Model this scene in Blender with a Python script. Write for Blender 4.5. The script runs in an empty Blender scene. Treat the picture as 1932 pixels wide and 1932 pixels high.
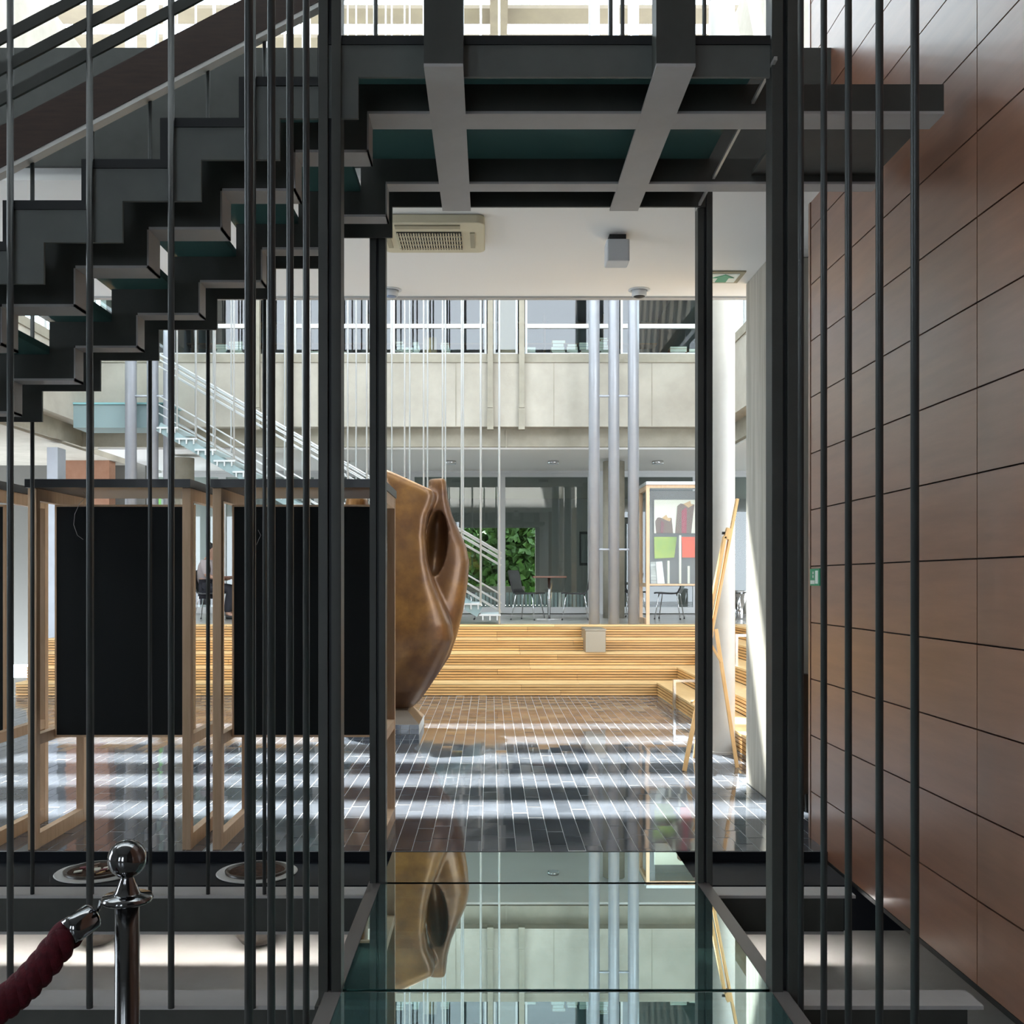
import bpy, math, random
from mathutils import Vector, Matrix
random.seed(7)
R = random.random
S = bpy.context.scene
COL = S.collection

# ------------------------------------------------------------------ camera
EYE, F, VX, VY = 1.55, 1932.0, 925.0, 1096.0
cd = bpy.data.cameras.new('camera'); cam = bpy.data.objects.new('camera', cd); COL.objects.link(cam)
cam.location = (0, 0, EYE); cam.rotation_euler = (math.pi/2, 0, 0)
cd.sensor_width = 36; cd.lens = 36*F/1932
cd.shift_x = (966-VX)/1932; cd.shift_y = (VY-966)/1932
cd.clip_start = 0.05; cd.clip_end = 200
S.camera = cam
# ------------------------------------------------------------------ sky, sun, exposure
W = bpy.data.worlds.new('sky'); S.world = W; W.use_nodes = True
bg = W.node_tree.nodes['Background']; bg.inputs[0].default_value = (0.80, 0.90, 1.0, 1); bg.inputs[1].default_value = 6.5
sd = bpy.data.lights.new('sun', 'SUN'); sun = bpy.data.objects.new('sun', sd); COL.objects.link(sun)
sd.energy = 34; sd.angle = math.radians(0.7); sd.color = (1.0, 0.95, 0.88)
sun.rotation_euler = Vector((0.22, -0.535, -1.0)).to_track_quat('-Z', 'Y').to_euler()
sun.location = (0, 20, 25)
S.view_settings.view_transform = 'Standard'; S.view_settings.look = 'None'
S.view_settings.exposure = 0.58; S.view_settings.gamma = 1; S.view_settings.use_curve_mapping = False
S.cycles.max_bounces = 8; S.cycles.diffuse_bounces = 5; S.cycles.glossy_bounces = 4
S.cycles.transparent_max_bounces = 14; S.cycles.transmission_bounces = 4
S.cycles.sample_clamp_indirect = 6.0; S.cycles.blur_glossy = 0.5

# ------------------------------------------------------------------ helpers
def P(px, py, Y):
    return ((px-VX)*Y/F, Y, EYE+(VY-py)*Y/F)
def X(px, Y): return (px-VX)*Y/F
def Z(py, Y): return EYE+(VY-py)*Y/F

WL = {}
class MB:
    def __init__(s): s.v = []; s.f = []; s.m = []
    def add(s, vs, fs, mi=0):
        o = len(s.v); s.v += [tuple(v) for v in vs]
        for f in fs: s.f.append(tuple(i+o for i in f)); s.m.append(mi)
        return s
    def box(s, x0, x1, y0, y1, z0, z1, mi=0, top=None):
        fs = [(0,3,2,1),(4,5,6,7),(0,1,5,4),(1,2,6,5),(2,3,7,6),(3,0,4,7)]
        vs = [(x0,y0,z0),(x1,y0,z0),(x1,y1,z0),(x0,y1,z0),(x0,y0,z1),(x1,y0,z1),(x1,y1,z1),(x0,y1,z1)]
        s.add(vs, fs, mi)
        if top is not None: s.m[-5] = top
        return s
    def obox(s, a, b, w, h, up=(0,0,1), mi=0):
        a, b = Vector(a), Vector(b); d = (b-a).normalized(); up = Vector(up)
        if abs(d.dot(up)) > .98: up = Vector((0,1,0))
        sd_ = d.cross(up).normalized(); u = sd_.cross(d).normalized()
        q = [(-1,-1),(1,-1),(1,1),(-1,1)]
        vs = [a+sd_*(i*w/2)+u*(j*h/2) for i, j in q]+[b+sd_*(i*w/2)+u*(j*h/2) for i, j in q]
        return s.add(vs, [(3,2,1,0),(4,5,6,7),(0,1,5,4),(1,2,6,5),(2,3,7,6),(3,0,4,7)], mi)
    def tube(s, pts, r, n=8, mi=0, closed=False):
        pts = [Vector(p) for p in pts]; rs = r if isinstance(r, (list, tuple)) else [r]*len(pts)
        vs = []; prev = None
        for i, p in enumerate(pts):
            d = (pts[min(i+1, len(pts)-1)]-pts[max(i-1, 0)]).normalized()
            up = Vector((0,0,1)) if abs(d.z) < .95 else Vector((0,1,0))
            if prev is not None: up = prev
            a = d.cross(up).normalized(); b = a.cross(d).normalized(); prev = b
            vs += [p+a*(rs[i]*math.cos(2*math.pi*k/n))+b*(rs[i]*math.sin(2*math.pi*k/n)) for k in range(n)]
        fs = []
        for i in range(len(pts)-1):
            for k in range(n):
                k2 = (k+1) % n; fs.append((i*n+k, i*n+k2, (i+1)*n+k2, (i+1)*n+k))
        fs.append(tuple(range(n-1, -1, -1))); fs.append(tuple((len(pts)-1)*n+k for k in range(n)))
        return s.add(vs, fs, mi)
    def lathe(s, prof, c, n=24, mi=0):
        vs = []; fs = []
        for r, z in prof: vs += [(c[0]+r*math.cos(2*math.pi*k/n), c[1]+r*math.sin(2*math.pi*k/n), c[2]+z) for k in range(n)]
        for i in range(len(prof)-1):
            for k in range(n):
                k2 = (k+1) % n; fs.append((i*n+k, i*n+k2, (i+1)*n+k2, (i+1)*n+k))
        fs.append(tuple(range(n-1, -1, -1))); fs.append(tuple((len(prof)-1)*n+k for k in range(n)))
        return s.add(vs, fs, mi)
    def prism(s, poly, y0, y1, mi=0, axis='y'):      # polygon in xz, extruded along y (or yz along x)
        n = len(poly)
        mk = (lambda p, t: (p[0], t, p[1])) if axis == 'y' else (lambda p, t: (t, p[0], p[1]))
        vs = [mk(p, y0) for p in poly]+[mk(p, y1) for p in poly]
        fs = [tuple(range(n)), tuple(range(2*n-1, n-1, -1))]+[(i, (i+1) % n+0, (i+1) % n+n, i+n)[::-1] for i in range(n)]
        return s.add(vs, fs, mi)
    def strip(s, top, bot, y0, y1, mi=0):            # closed quad strip between two equally long polylines in xz
        n = len(top)
        vs = []
        for y in (y0, y1):
            vs += [(p[0], y, p[1]) for p in top]+[(p[0], y, p[1]) for p in bot]
        o = 2*n; fs = []
        for i in range(n-1):
            fs.append((i, n+i, n+i+1, i+1)); fs.append((o+i, o+i+1, o+n+i+1, o+n+i))
            fs.append((i, i+1, o+i+1, o+i)); fs.append((n+i, o+n+i, o+n+i+1, n+i+1))
        fs.append((0, o, o+n, n)); fs.append((n-1, 2*n-1, o+2*n-1, o+n-1))
        return s.add(vs, fs, mi)
    def build(s, name, mats, parent=None, smooth=False, local=False, bevel=0):
        xs = [v[0] for v in s.v]; ys = [v[1] for v in s.v]; zs = [v[2] for v in s.v]
        c = Vector((0,0,0)) if local else Vector(((min(xs)+max(xs))/2, (min(ys)+max(ys))/2, min(zs)))
        me = bpy.data.meshes.new(name)
        me.from_pydata([Vector(v)-c for v in s.v], [], s.f)
        mats = mats if isinstance(mats, (list, tuple)) else [mats]
        for m in mats: me.materials.append(m)
        if len(mats) > 1: me.polygons.foreach_set('material_index', s.m)
        if smooth: me.polygons.foreach_set('use_smooth', [True]*len(s.f))
        me.update(); me.validate()
        return link(name, me, c, parent, bevel)
def link(name, me, loc, parent=None, bevel=0):
    o = bpy.data.objects.new(name, me); COL.objects.link(o); o.location = loc; WL[o] = Vector(loc)
    if parent is not None:
        o.parent = parent; o.matrix_parent_inverse = Matrix.Translation(-WL[parent])
    if bevel:
        b = o.modifiers.new('bevel', 'BEVEL'); b.width = bevel; b.segments = 2; b.limit_method = 'ANGLE'
    return o
def empty(name, loc=(0,0,0)):
    o = bpy.data.objects.new(name, None); COL.objects.link(o); o.location = loc; WL[o] = Vector(loc); o.empty_display_size = .1
    return o
def tag(o, label, cat=None, group=None, kind=None):
    o['label'] = label
    if cat: o['category'] = cat
    if group: o['group'] = group
    if kind: o['kind'] = kind
    return o
def struct(o, label=None):
    o['kind'] = 'structure'
    if label: o['label'] = label
    return o
def smooth_by_angle(o, deg=40):
    me = o.data
    me.polygons.foreach_set('use_smooth', [True]*len(me.polygons)); me.set_sharp_from_angle(angle=math.radians(deg))
    return o
def copy_tree(o, parent=None):
    c = o.copy(); COL.objects.link(c); c.parent = parent
    for ch in list(o.children): copy_tree(ch, c)
    return c

# ------------------------------------------------------------------ materials
def mat(name, col, rough=.5, metal=0, spec=.5, noise=None, bump=0, bscale=30, coat=0, rnd=0, stretch=(1,1,1), coord='Object', transl=0):
    m = bpy.data.materials.new(name); m.use_nodes = True; nt = m.node_tree; b = nt.nodes['Principled BSDF']
    b.inputs['Base Color'].default_value = (*col, 1); b.inputs['Roughness'].default_value = rough
    b.inputs['Metallic'].default_value = metal; b.inputs['Specular IOR Level'].default_value = spec
    b.inputs['Coat Weight'].default_value = coat
    L = nt.links.new; tc = nt.nodes.new('ShaderNodeTexCoord'); mp = nt.nodes.new('ShaderNodeMapping')
    L(tc.outputs[coord], mp.inputs[0]); mp.inputs['Scale'].default_value = stretch
    oi = nt.nodes.new('ShaderNodeObjectInfo')
    if rnd:
        ad = nt.nodes.new('ShaderNodeVectorMath'); ad.operation = 'ADD'
        sc_ = nt.nodes.new('ShaderNodeVectorMath'); sc_.operation = 'SCALE'; sc_.inputs['Scale'].default_value = 37.0
        cb = nt.nodes.new('ShaderNodeCombineXYZ')
        for i in range(3): L(oi.outputs['Random'], cb.inputs[i])
        L(cb.outputs[0], sc_.inputs[0]); L(mp.outputs[0], ad.inputs[0]); L(sc_.outputs[0], ad.inputs[1]); vec = ad.outputs[0]
    else: vec = mp.outputs[0]
    cur = None
    if noise:
        col2, scale, detail = noise[:3]
        n = nt.nodes.new('ShaderNodeTexNoise'); n.inputs['Scale'].default_value = scale; n.inputs['Detail'].default_value = detail
        n.inputs['Roughness'].default_value = .62
        L(vec, n.inputs['Vector'])
        rp = nt.nodes.new('ShaderNodeValToRGB'); rp.color_ramp.elements[0].position = .33; rp.color_ramp.elements[1].position = .68
        rp.color_ramp.elements[0].color = (*col, 1); rp.color_ramp.elements[1].color = (*col2, 1)
        L(n.outputs[0], rp.inputs[0]); cur = rp.outputs[0]
    if rnd:
        hs = nt.nodes.new('ShaderNodeHueSaturation'); mr = nt.nodes.new('ShaderNodeMapRange')
        mr.inputs['To Min'].default_value = 1-rnd; mr.inputs['To Max'].default_value = 1+rnd
        L(oi.outputs['Random'], mr.inputs['Value']); L(mr.outputs[0], hs.inputs['Value'])
        if cur: L(cur, hs.inputs['Color'])
        else: hs.inputs['Color'].default_value = (*col, 1)
        cur = hs.outputs[0]
    if cur: L(cur, b.inputs['Base Color'])
    if bump:
        n2 = nt.nodes.new('ShaderNodeTexNoise'); n2.inputs['Scale'].default_value = bscale; n2.inputs['Detail'].default_value = 4
        L(vec, n2.inputs['Vector'])
        bp = nt.nodes.new('ShaderNodeBump'); bp.inputs['Strength'].default_value = bump; bp.inputs['Distance'].default_value = .01
        L(n2.outputs[0], bp.inputs['Height']); L(bp.outputs[0], b.inputs['Normal'])
    if transl:
        b.inputs['Transmission Weight'].default_value = transl
    return m
def clear_glass(name, tint, ior=1.5, gloss_rough=0.0, boost=1.0, film=None, sheen=(1,1,1)):
    """sheet glass: returns (reflecting face, plain face) materials; light passes straight through"""
    out = []
    for k in (0, 1):
        m = bpy.data.materials.new(name+('_face' if k == 0 else '_edge')); m.use_nodes = True; nt = m.node_tree; nt.nodes.clear()
        o = nt.nodes.new('ShaderNodeOutputMaterial'); t = nt.nodes.new('ShaderNodeBsdfTransparent'); t.inputs[0].default_value = (*tint, 1)
        if k == 0:
            g = nt.nodes.new('ShaderNodeBsdfGlossy'); g.inputs['Roughness'].default_value = gloss_rough; g.inputs[0].default_value = (*sheen, 1)
            fr = nt.nodes.new('ShaderNodeFresnel'); fr.inputs[0].default_value = ior
            mx = nt.nodes.new('ShaderNodeMixShader')
            mu = nt.nodes.new('ShaderNodeMath'); mu.operation = 'MULTIPLY'; mu.inputs[1].default_value = boost; mu.use_clamp = True
            nt.links.new(fr.outputs[0], mu.inputs[0]); nt.links.new(mu.outputs[0], mx.inputs[0])
            
            thru = t.outputs[0]
            if film:
                d = nt.nodes.new('ShaderNodeBsdfDiffuse'); d.inputs[0].default_value = (*film, 1)
                m2 = nt.nodes.new('ShaderNodeMixShader'); m2.inputs[0].default_value = .45
                nt.links.new(t.outputs[0], m2.inputs[1]); nt.links.new(d.outputs[0], m2.inputs[2]); thru = m2.outputs[0]
            nt.links.new(thru, mx.inputs[1]); nt.links.new(g.outputs[0], mx.inputs[2]); nt.links.new(mx.outputs[0], o.inputs[0])
        else: nt.links.new(t.outputs[0], o.inputs[0])
        out.append(m)
    return out
M = {}
M['steel'] = mat('dark_steel_paint', (.052,.055,.050), .5, 0, .4, ((.064,.067,.061), 6, 3))
M['steel_face'] = mat('grey_green_steel_paint', (.11,.12,.112), .55, 0, .4, ((.13,.14,.13), 5, 3))
M['steel2'] = mat('black_steel', (.014,.016,.018), .5, 0, .4)
M['steel_rod'] = mat('rod_paint', (.045,.05,.05), .35, 0, .5)
M['gbeam'] = mat('grey_beam_paint', (.46,.445,.44), .5, 0, .4, ((.50,.485,.48), 5, 3))  # grey beams; on stair undersides the pale tone stands for floor bounce
M['rail_light'] = mat('pale_metal_strip', (.55,.54,.52), .4, .3)
M['walnut'] = mat('dark_handrail_wood', (.030,.018,.015), .4, 0, .4, ((.045,.026,.02), 8, 4), stretch=(1,8,8))
def green_glass():
    m = mat('green_glass_tread', (.06,.13,.115), .15, 0, .5); nt = m.node_tree; b = nt.nodes['Principled BSDF']
    t = nt.nodes.new('ShaderNodeBsdfTranslucent'); t.inputs[0].default_value = (.18,.26,.25,1); mx = nt.nodes.new('ShaderNodeMixShader'); mx.inputs[0].default_value = .5
    nt.links.new(b.outputs[0], mx.inputs[1]); nt.links.new(t.outputs[0], mx.inputs[2]); nt.links.new(mx.outputs[0], nt.nodes['Material Output'].inputs[0]); return m
M['tread'] = green_glass()
M['panel'] = mat('red_brown_veneer', (.20,.078,.040), .46, 0, .6, ((.27,.115,.062), 3.0, 6), .06, 40, rnd=.08, stretch=(3,.6,6), coat=1)
M['panel'].node_tree.nodes['Principled BSDF'].inputs['Coat IOR'].default_value = 1.6
M['panel'].node_tree.nodes['Principled BSDF'].inputs['Coat Roughness'].default_value = .30
def opal():
    m = bpy.data.materials.new('opal_glass'); m.use_nodes = True; nt = m.node_tree; nt.nodes.clear()
    o = nt.nodes.new('ShaderNodeOutputMaterial'); t = nt.nodes.new('ShaderNodeBsdfTranslucent'); t.inputs[0].default_value = (.36,.375,.38,1)
    nt.links.new(t.outputs[0], o.inputs[0]); return m
M['opal'] = opal()
M['joint'] = mat('panel_backing', (.018,.010,.008), .8)
M['concrete'] = mat('beige_concrete', (.36,.325,.27), .85, 0, .3, ((.45,.41,.345), 1.6, 8), .25, 14)
M['concrete2'] = mat('stained_concrete', (.26,.235,.185), .9, 0, .3, ((.35,.315,.25), 2.5, 8), .3, 12)
M['board_conc'] = mat('board_marked_concrete', (.36,.335,.285), .85, 0, .3, ((.52,.49,.43), 2.4, 7), .4, 9, stretch=(6,6,.35))
M['white'] = mat('white_plaster', (.80,.785,.76), .6, 0, .4)
M['grey_ceiling'] = mat('grey_plaster', (.74,.72,.69), .8, 0, .3)
M['white_metal'] = mat('white_window_metal', (.60,.60,.58), .4, .1)
M['grey_metal'] = mat('grey_window_metal', (.44,.44,.43), .4, .2)
M['silver'] = mat('silver_paint', (.37,.38,.41), .38, .25, .5, ((.33,.34,.37), 3, 3))
M['bigcol'] = mat('cream_column_paint', (.38,.365,.335), .6, 0, .3, ((.32,.305,.28), 1.8, 5))
M['chrome'] = mat('chrome', (.62,.62,.63), .08, 1)
M['chrome_dk'] = mat('tarnished_chrome', (.26,.26,.265), .10, 1)  # chrome darkened so its colour carries the dim lobby it reflects
M['post_dk'] = mat('dull_steel_tube', (.18,.18,.18), .22, 1)  # tube colour lowered as well, for the dark surroundings it mirrors
M['box_steel'] = mat('dull_box_steel', (.34,.29,.22), .45, .6)
M['steel_br'] = mat('brushed_steel', (.60,.60,.60), .25, 1)
M['white_steel'] = mat('white_stair_steel', (.52,.52,.51), .35, .2)
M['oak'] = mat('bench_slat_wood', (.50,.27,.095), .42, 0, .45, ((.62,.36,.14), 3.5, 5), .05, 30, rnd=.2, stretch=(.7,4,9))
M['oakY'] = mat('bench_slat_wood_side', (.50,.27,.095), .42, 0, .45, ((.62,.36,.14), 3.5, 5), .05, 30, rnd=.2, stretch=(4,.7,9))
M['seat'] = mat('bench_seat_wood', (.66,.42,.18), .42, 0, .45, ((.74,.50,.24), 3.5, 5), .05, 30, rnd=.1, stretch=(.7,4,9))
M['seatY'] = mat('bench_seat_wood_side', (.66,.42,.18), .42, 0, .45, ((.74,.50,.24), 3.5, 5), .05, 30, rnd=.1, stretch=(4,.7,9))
M['gap'] = mat('bench_shadow_gap', (.035,.018,.008), .9)  # dark backing behind the bench slats
M['pine'] = mat('pale_frame_wood', (.56,.37,.22), .5, 0, .4, ((.66,.45,.29), 5, 4), stretch=(6,6,.7))
M['easel'] = mat('easel_beech', (.60,.36,.15), .45, 0, .4, ((.68,.44,.21), 5, 4), stretch=(6,6,.8))
M['board'] = mat('black_display_cloth', (.010,.012,.013), .85, 0, .25, bump=.1, bscale=200)
M['roofblk'] = mat('black_lid', (.012,.013,.015), .35)
M['tile'] = mat('blue_black_tile', (.050,.056,.068), .055, 0, .6, ((.078,.086,.102), 2.5, 6), .02, 5, rnd=.16)
M['grout'] = mat('white_grout', (.62,.62,.60), .8)
M['slab_dark'] = mat('black_slab_face', (.008,.010,.014), .6, 0, .15)
M['pit'] = mat('pale_screed', (.60,.57,.52), .22, 0, .5, ((.74,.72,.69), 1.2, 6), .35, 2.2)
M['floor_near'] = mat('dark_lobby_floor', (.10,.10,.10), .3, 0, .5, ((.13,.13,.125), 4, 4))
M['terrace'] = mat('grey_terrace_floor', (.36,.34,.31), .22, 0, .5, ((.42,.40,.36), 3, 4))
M['edge_grey'] = mat('bridge_edge_paint', (.20,.185,.18), .45)
M['beige'] = mat('cream_plastic', (.62,.56,.40), .5)
M['beige_dk'] = mat('cream_plastic_shade', (.36,.32,.22), .6)  # darker cream plastic of the louvres and sign plate
M['black'] = mat('black_plastic', (.012,.012,.012), .5)
M['grey_plastic'] = mat('light_grey_plastic', (.58,.60,.62), .5)
M['green_sign'] = mat('green_sign', (.02,.30,.14), .4)
M['white_sign'] = mat('white_sign', (.75,.82,.76), .4)
M['bluelens'] = mat('blue_grey_lens', (.25,.32,.45), .08, 0, .8)
M['rope'] = mat('crimson_rope', (.10,.006,.014), .75, 0, .3, ((.055,.004,.010), 60, 4), .4, 120)
M['felt'] = mat('white_felt', (.66,.65,.62), .9)
M['bowl'] = mat('brown_glazed_bowl', (.055,.042,.032), .3)
M['soil'] = mat('dark_pot_filling', (.03,.018,.012), .9, 0, .2, ((.10,.05,.03), 30, 4), .6, 60)
M['roofbeam'] = mat('brown_roof_beam', (.13,.10,.07), .6, 0, .3, ((.16,.125,.085), 2, 4))
M['redbrick'] = mat('red_brown_stone', (.30,.15,.095), .8, 0, .3, ((.38,.21,.14), 3, 5))
M['brownpanel'] = mat('brown_blind', (.33,.23,.15), .7)
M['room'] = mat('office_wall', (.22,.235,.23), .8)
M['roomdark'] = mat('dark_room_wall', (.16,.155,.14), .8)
M['leather'] = mat('black_chair_shell', (.018,.017,.017), .35)
M['tabletop'] = mat('brown_table_top', (.16,.07,.045), .4)
M['paper'] = mat('cream_paper', (.78,.75,.64), .7)
M['maroon'] = mat('maroon_paper', (.20,.05,.06), .7)
M['brownart'] = mat('brown_paper', (.17,.105,.075), .7)
M['crimson_art'] = mat('crimson_paper', (.33,.035,.06), .7)
M['kraft'] = mat('ochre_paper', (.58,.36,.16), .7)
M['lime'] = mat('lime_cloth', (.44,.52,.10), .8, 0, .3, ((.20,.36,.06), 4, 4))
M['orange'] = mat('orange_cloth', (.85,.13,.045), .8, 0, .3, ((.78,.10,.035), 8, 3))
M['slatepaper'] = mat('striped_grey_paper', (.30,.30,.29), .8, 0, .3, ((.62,.62,.60), 10, 1), stretch=(.3,.3,3))
M['whitepaper'] = mat('white_card', (.80,.82,.83), .6)
M['leaf'] = mat('leaf_green', (.035,.085,.015), .6, 0, .3, ((.08,.16,.03), 3, 3), rnd=.3)
M['bark'] = mat('bark', (.08,.055,.04), .9)
M['skin'] = mat('skin', (.42,.24,.17), .5)
M['shirt'] = mat('grey_pink_shirt', (.42,.36,.36), .85)
M['trousers'] = mat('dark_trousers', (.02,.02,.028), .85)
M['hair'] = mat('dark_hair', (.015,.012,.01), .6)
M['ext'] = mat('lobby_wall_paint', (.30,.30,.29), .8)
G_WIN = clear_glass('window_glass', (.80,.86,.85), 1.6, 0, 1.15)
G_ROOF = clear_glass('roof_glass', (.93,.97,.98), 1.2)
G_BRIDGE = clear_glass('bridge_glass', (.42,.66,.64), 1.75, 0.004, 3.5, film=(.22,.46,.45), sheen=(.78,.93,.91))
G_CASE = clear_glass('case_glass', (.95,.97,.96), 1.35)
# bronze: patina from ochre to dark brown, mottled
def bronze():
    m = mat('bronze_patina', (.095,.038,.014), .32, .30, .5, ((.275,.135,.036), 3.2, 9), .06, 6)
    nt = m.node_tree; b = nt.nodes['Principled BSDF']; L = nt.links.new
    base = b.inputs['Base Color'].links[0].from_socket
    n = nt.nodes.new('ShaderNodeTexNoise'); n.inputs['Scale'].default_value = 1.3; n.inputs['Detail'].default_value = 6
    tc = nt.nodes.new('ShaderNodeTexCoord'); L(tc.outputs['Object'], n.inputs['Vector'])
    rp = nt.nodes.new('ShaderNodeValToRGB'); rp.color_ramp.elements[0].position = .40; rp.color_ramp.elements[1].position = .66
    L(n.outputs[0], rp.inputs[0])
    mx = nt.nodes.new('ShaderNodeMix'); mx.data_type = 'RGBA'; L(rp.outputs[0], mx.inputs['Factor'])
    L(base, mx.inputs[6]); mx.inputs[7].default_value = (.085,.042,.026,1); L(mx.outputs[2], b.inputs['Base Color'])
    return m
M['bronze'] = bronze()

def pane(name, x0, x1, y0, y1, z0, z1, glass, parent, face):
    """glass sheet; face = index of the reflecting face in box order (1 top, 2 front/-y, 3 +x, 5 -x)"""
    b = MB(); b.box(x0, x1, y0, y1, z0, z1, 1); b.m[face] = 0
    return b.build(name, glass, parent)

# ================================================================== STRUCTURE
RX = 1.93            # plane of the veneer wall
TY0, TY1 = 5.87, 13.80   # tiled floor
LX = -6.4            # left wing plane
RWX = 3.60           # right wing plane
# tiled floor: bed with grout, the nearest tiles one by one, the rest as one field
fl = struct(MB().box(LX, 3.6, TY0, 15.1, -.62, -.0005, 0).build('floor', M['grout']), 'courtyard floor of narrow blue black tiles with white joints')
MB().box(LX, 3.6, TY0-.012, TY0-.001, -.62, -.0005).build('slab_edge', M['slab_dark'], fl)
tiles = []
tw, tl, gp = .100, .32, .0034
ncol = int((2.249-LX)/tw)
for i in range(ncol):
    x = 2.249-(i+1)*tw; y = TY0-R()*tl
    while y < TY1:
        y0, y1 = max(y, TY0), min(y+tl, TY1)
        if y1-y0 > .03: tiles.append((x, y0, y1))
        y += tl
def tile_geo(mb, x, y0, y1, sc=1.0):
    ax, ay = (R()-.5)*.014*sc, (R()-.5)*.016*sc   # small tilts
    hx, hy = tw/2-gp/2, (y1-y0)/2-.0036; cx, cy = x+tw/2, (y0+y1)/2
    def zz(a, b): return .0012+a*ax*1.0+b*ay*1.0
    vs = [(cx-hx,cy-hy,-.008),(cx+hx,cy-hy,-.008),(cx+hx,cy+hy,-.008),(cx-hx,cy+hy,-.008)]
    vs += [(cx+a*hx, cy+b*hy, zz(a*hx, b*hy)) for a, b in ((-1,-1),(1,-1),(1,1),(-1,1))]
    mb.add(vs, [(4,5,6,7),(0,1,5,4),(1,2,6,5),(2,3,7,6),(3,0,4,7)])
def seen_size(t):
    cx, cy = VX+F*(t[0]+tw/2)/((t[1]+t[2])/2), (t[1]+t[2])/2
    vis = (0 < cx < 1520)
    hid = (cx < 100)
    return (0 if not vis else 1)*((t[2]-t[1])/cy**3)*(0.5 if hid else 1)
tiles.sort(key=seen_size, reverse=True)
for t in tiles[:300]:
    mb = MB(); tile_geo(mb, *t); mb.build('tile', M['tile'], fl)
mb = MB()
for t in tiles[300:]: tile_geo(mb, *t)
o = mb.build('tile_field', M['tile'], fl); o['kind'] = 'stuff'

# lobby floor, pit, ledge
struct(MB().box(-8, 2.7, -6, 2.42, -.62, 0).build('floor_lobby', M['floor_near']), 'dark lobby floor on the near side of the bridge')
struct(MB().box(-8, 2.7, 2.42, TY0-.012, -.62, -.45).build('floor_pit', M['pit']), 'pale screed floor of the shallow pit under the bridge')
led = struct(MB().box(-8, RX-.02, 5.40, TY0-.012, -.10, -.055).build('floor_ledge', M['slab_dark']), 'black ledge along the edge of the tiled floor')
# veneer wall with panels one by one
wr = struct(MB().box(RX+.022, RX+.30, -6, 6.18, -.054, 7.0).build('wall_right', M['joint']), 'tall wall of glossy red brown veneer panels')
for k in range(-5, 16):
    z0 = 1.638+k*.3385
    ys = [-.14, 1.95, 4.06, 6.165]
    for a, b in zip(ys[:-1], ys[1:]):
        if z0 > 6.8: continue
        MB().box(RX, RX+.021, a+.003, b-.003, z0+.0035, z0+.335).build('panel', M['panel'], wr)
MB().box(RX-.004, RX+.30, 6.168, 6.20, -.054, 7.0).build('end_trim', M['panel'], wr)
MB().box(RX-.003, RX+.02, -6, 6.18, -.075, -.053).build('base_trim', M['black'], wr)
# lobby shell
wl_ = MB(); wl_.box(-8.2, -8, -6, 2.6, -.62, 7.0); wl_.box(-8.2, -8, 2.6, 5.9, 3.6, 7.0); wl_.box(-8.2, -8, 2.6, 5.9, -.62, .2); wl_.box(-8.2, -8, 4.2, 4.35, .2, 3.6); wl_.box(-8.2, -8, 5.75, 5.9, .2, 3.6)  # tall openings added on the left to bring daylight to the pit
struct(wl_.build('wall_left', M['ext']), 'grey lobby wall with tall windows on the far left')
cb = MB(); cb.box(-8.2, 2.9, -6.2, 2.6, 6.9, 7.15); cb.box(-8.2, 2.9, 5.7, 8.19, 6.9, 7.15); cb.box(-8.2, -7.4, 2.6, 5.7, 6.9, 7.15); cb.box(1.9, 2.9, 2.6, 5.7, 6.9, 7.15)
ce = struct(cb.build('ceiling', M['ext']), 'lobby ceiling with an opal skylight high above the stair')
for i in range(6): MB().box(-7.4+i*1.55, -7.4+i*1.55+1.53, 2.6, 5.7, 7.0, 7.02).build('opal_pane', M['opal'], ce)  # unseen diffusing skylight, added to brighten the near side
struct(MB().box(2.7, 2.9, -6.2, 7.2, -.62, 7.0).build('wall_outer_right', M['ext']), 'outer wall behind the veneer panels')
wb = MB()  # openings in the unseen back wall are added as fill light
wb.box(-8.2, 2.7, -6.2, -6, -.62, 1.0); wb.box(-8.2, 2.7, -6.2, -6, 4.2, 7.0)
for x0, x1 in ((-8.2, -5.6), (-4.6, -2.4), (-1.4, 2.7)): wb.box(x0, x1, -6.2, -6, 1.0, 4.2)
struct(wb.build('wall_back', M['ext']), 'lobby wall with tall windows behind the viewer')

# soffit slab of the gallery between lobby and courtyard
so = struct(MB().box(-8, 3.5, 5.83, 8.25, 3.83, 4.45).build('ceiling_soffit', M['white']), 'white soffit of the gallery over the courtyard edge')
MB().box(-8, 2.7, 5.80, 5.829, 3.90, 4.57).build('fascia', M['steel'], so)
MB().box(-8, 3.5, 8.20, 8.262, 3.815, 3.829).build('edge_bead', M['grey_metal'], so)
# board marked concrete pillar with plinth
pl = MB()
w = .0
pl.box(1.962, 2.75, 7.20, 7.86, 0, 3.83)
pil = struct(pl.build('wall_pillar', M['board_conc'], bevel=.01), 'board marked concrete pillar beside the veneer wall')
MB().box(2.12, 2.75, 7.12, 7.199, 0, .90).build('brown_dado', mat('dark_brown_dado', (.06,.035,.022), .35), pil)

# right terrace / left wing blocks and the back terrace
TZ = .90; TEY = 15.455
struct(MB().box(LX, 9, TEY, 20.1, .55, TZ).build('floor_terrace', M['terrace']), 'grey terrace floor above the timber benches')
struct(MB().box(3.905, 9, 7.9, TEY, .55, TZ).build('floor_terrace_right', M['terrace']), 'grey terrace floor on the right wing')
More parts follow.
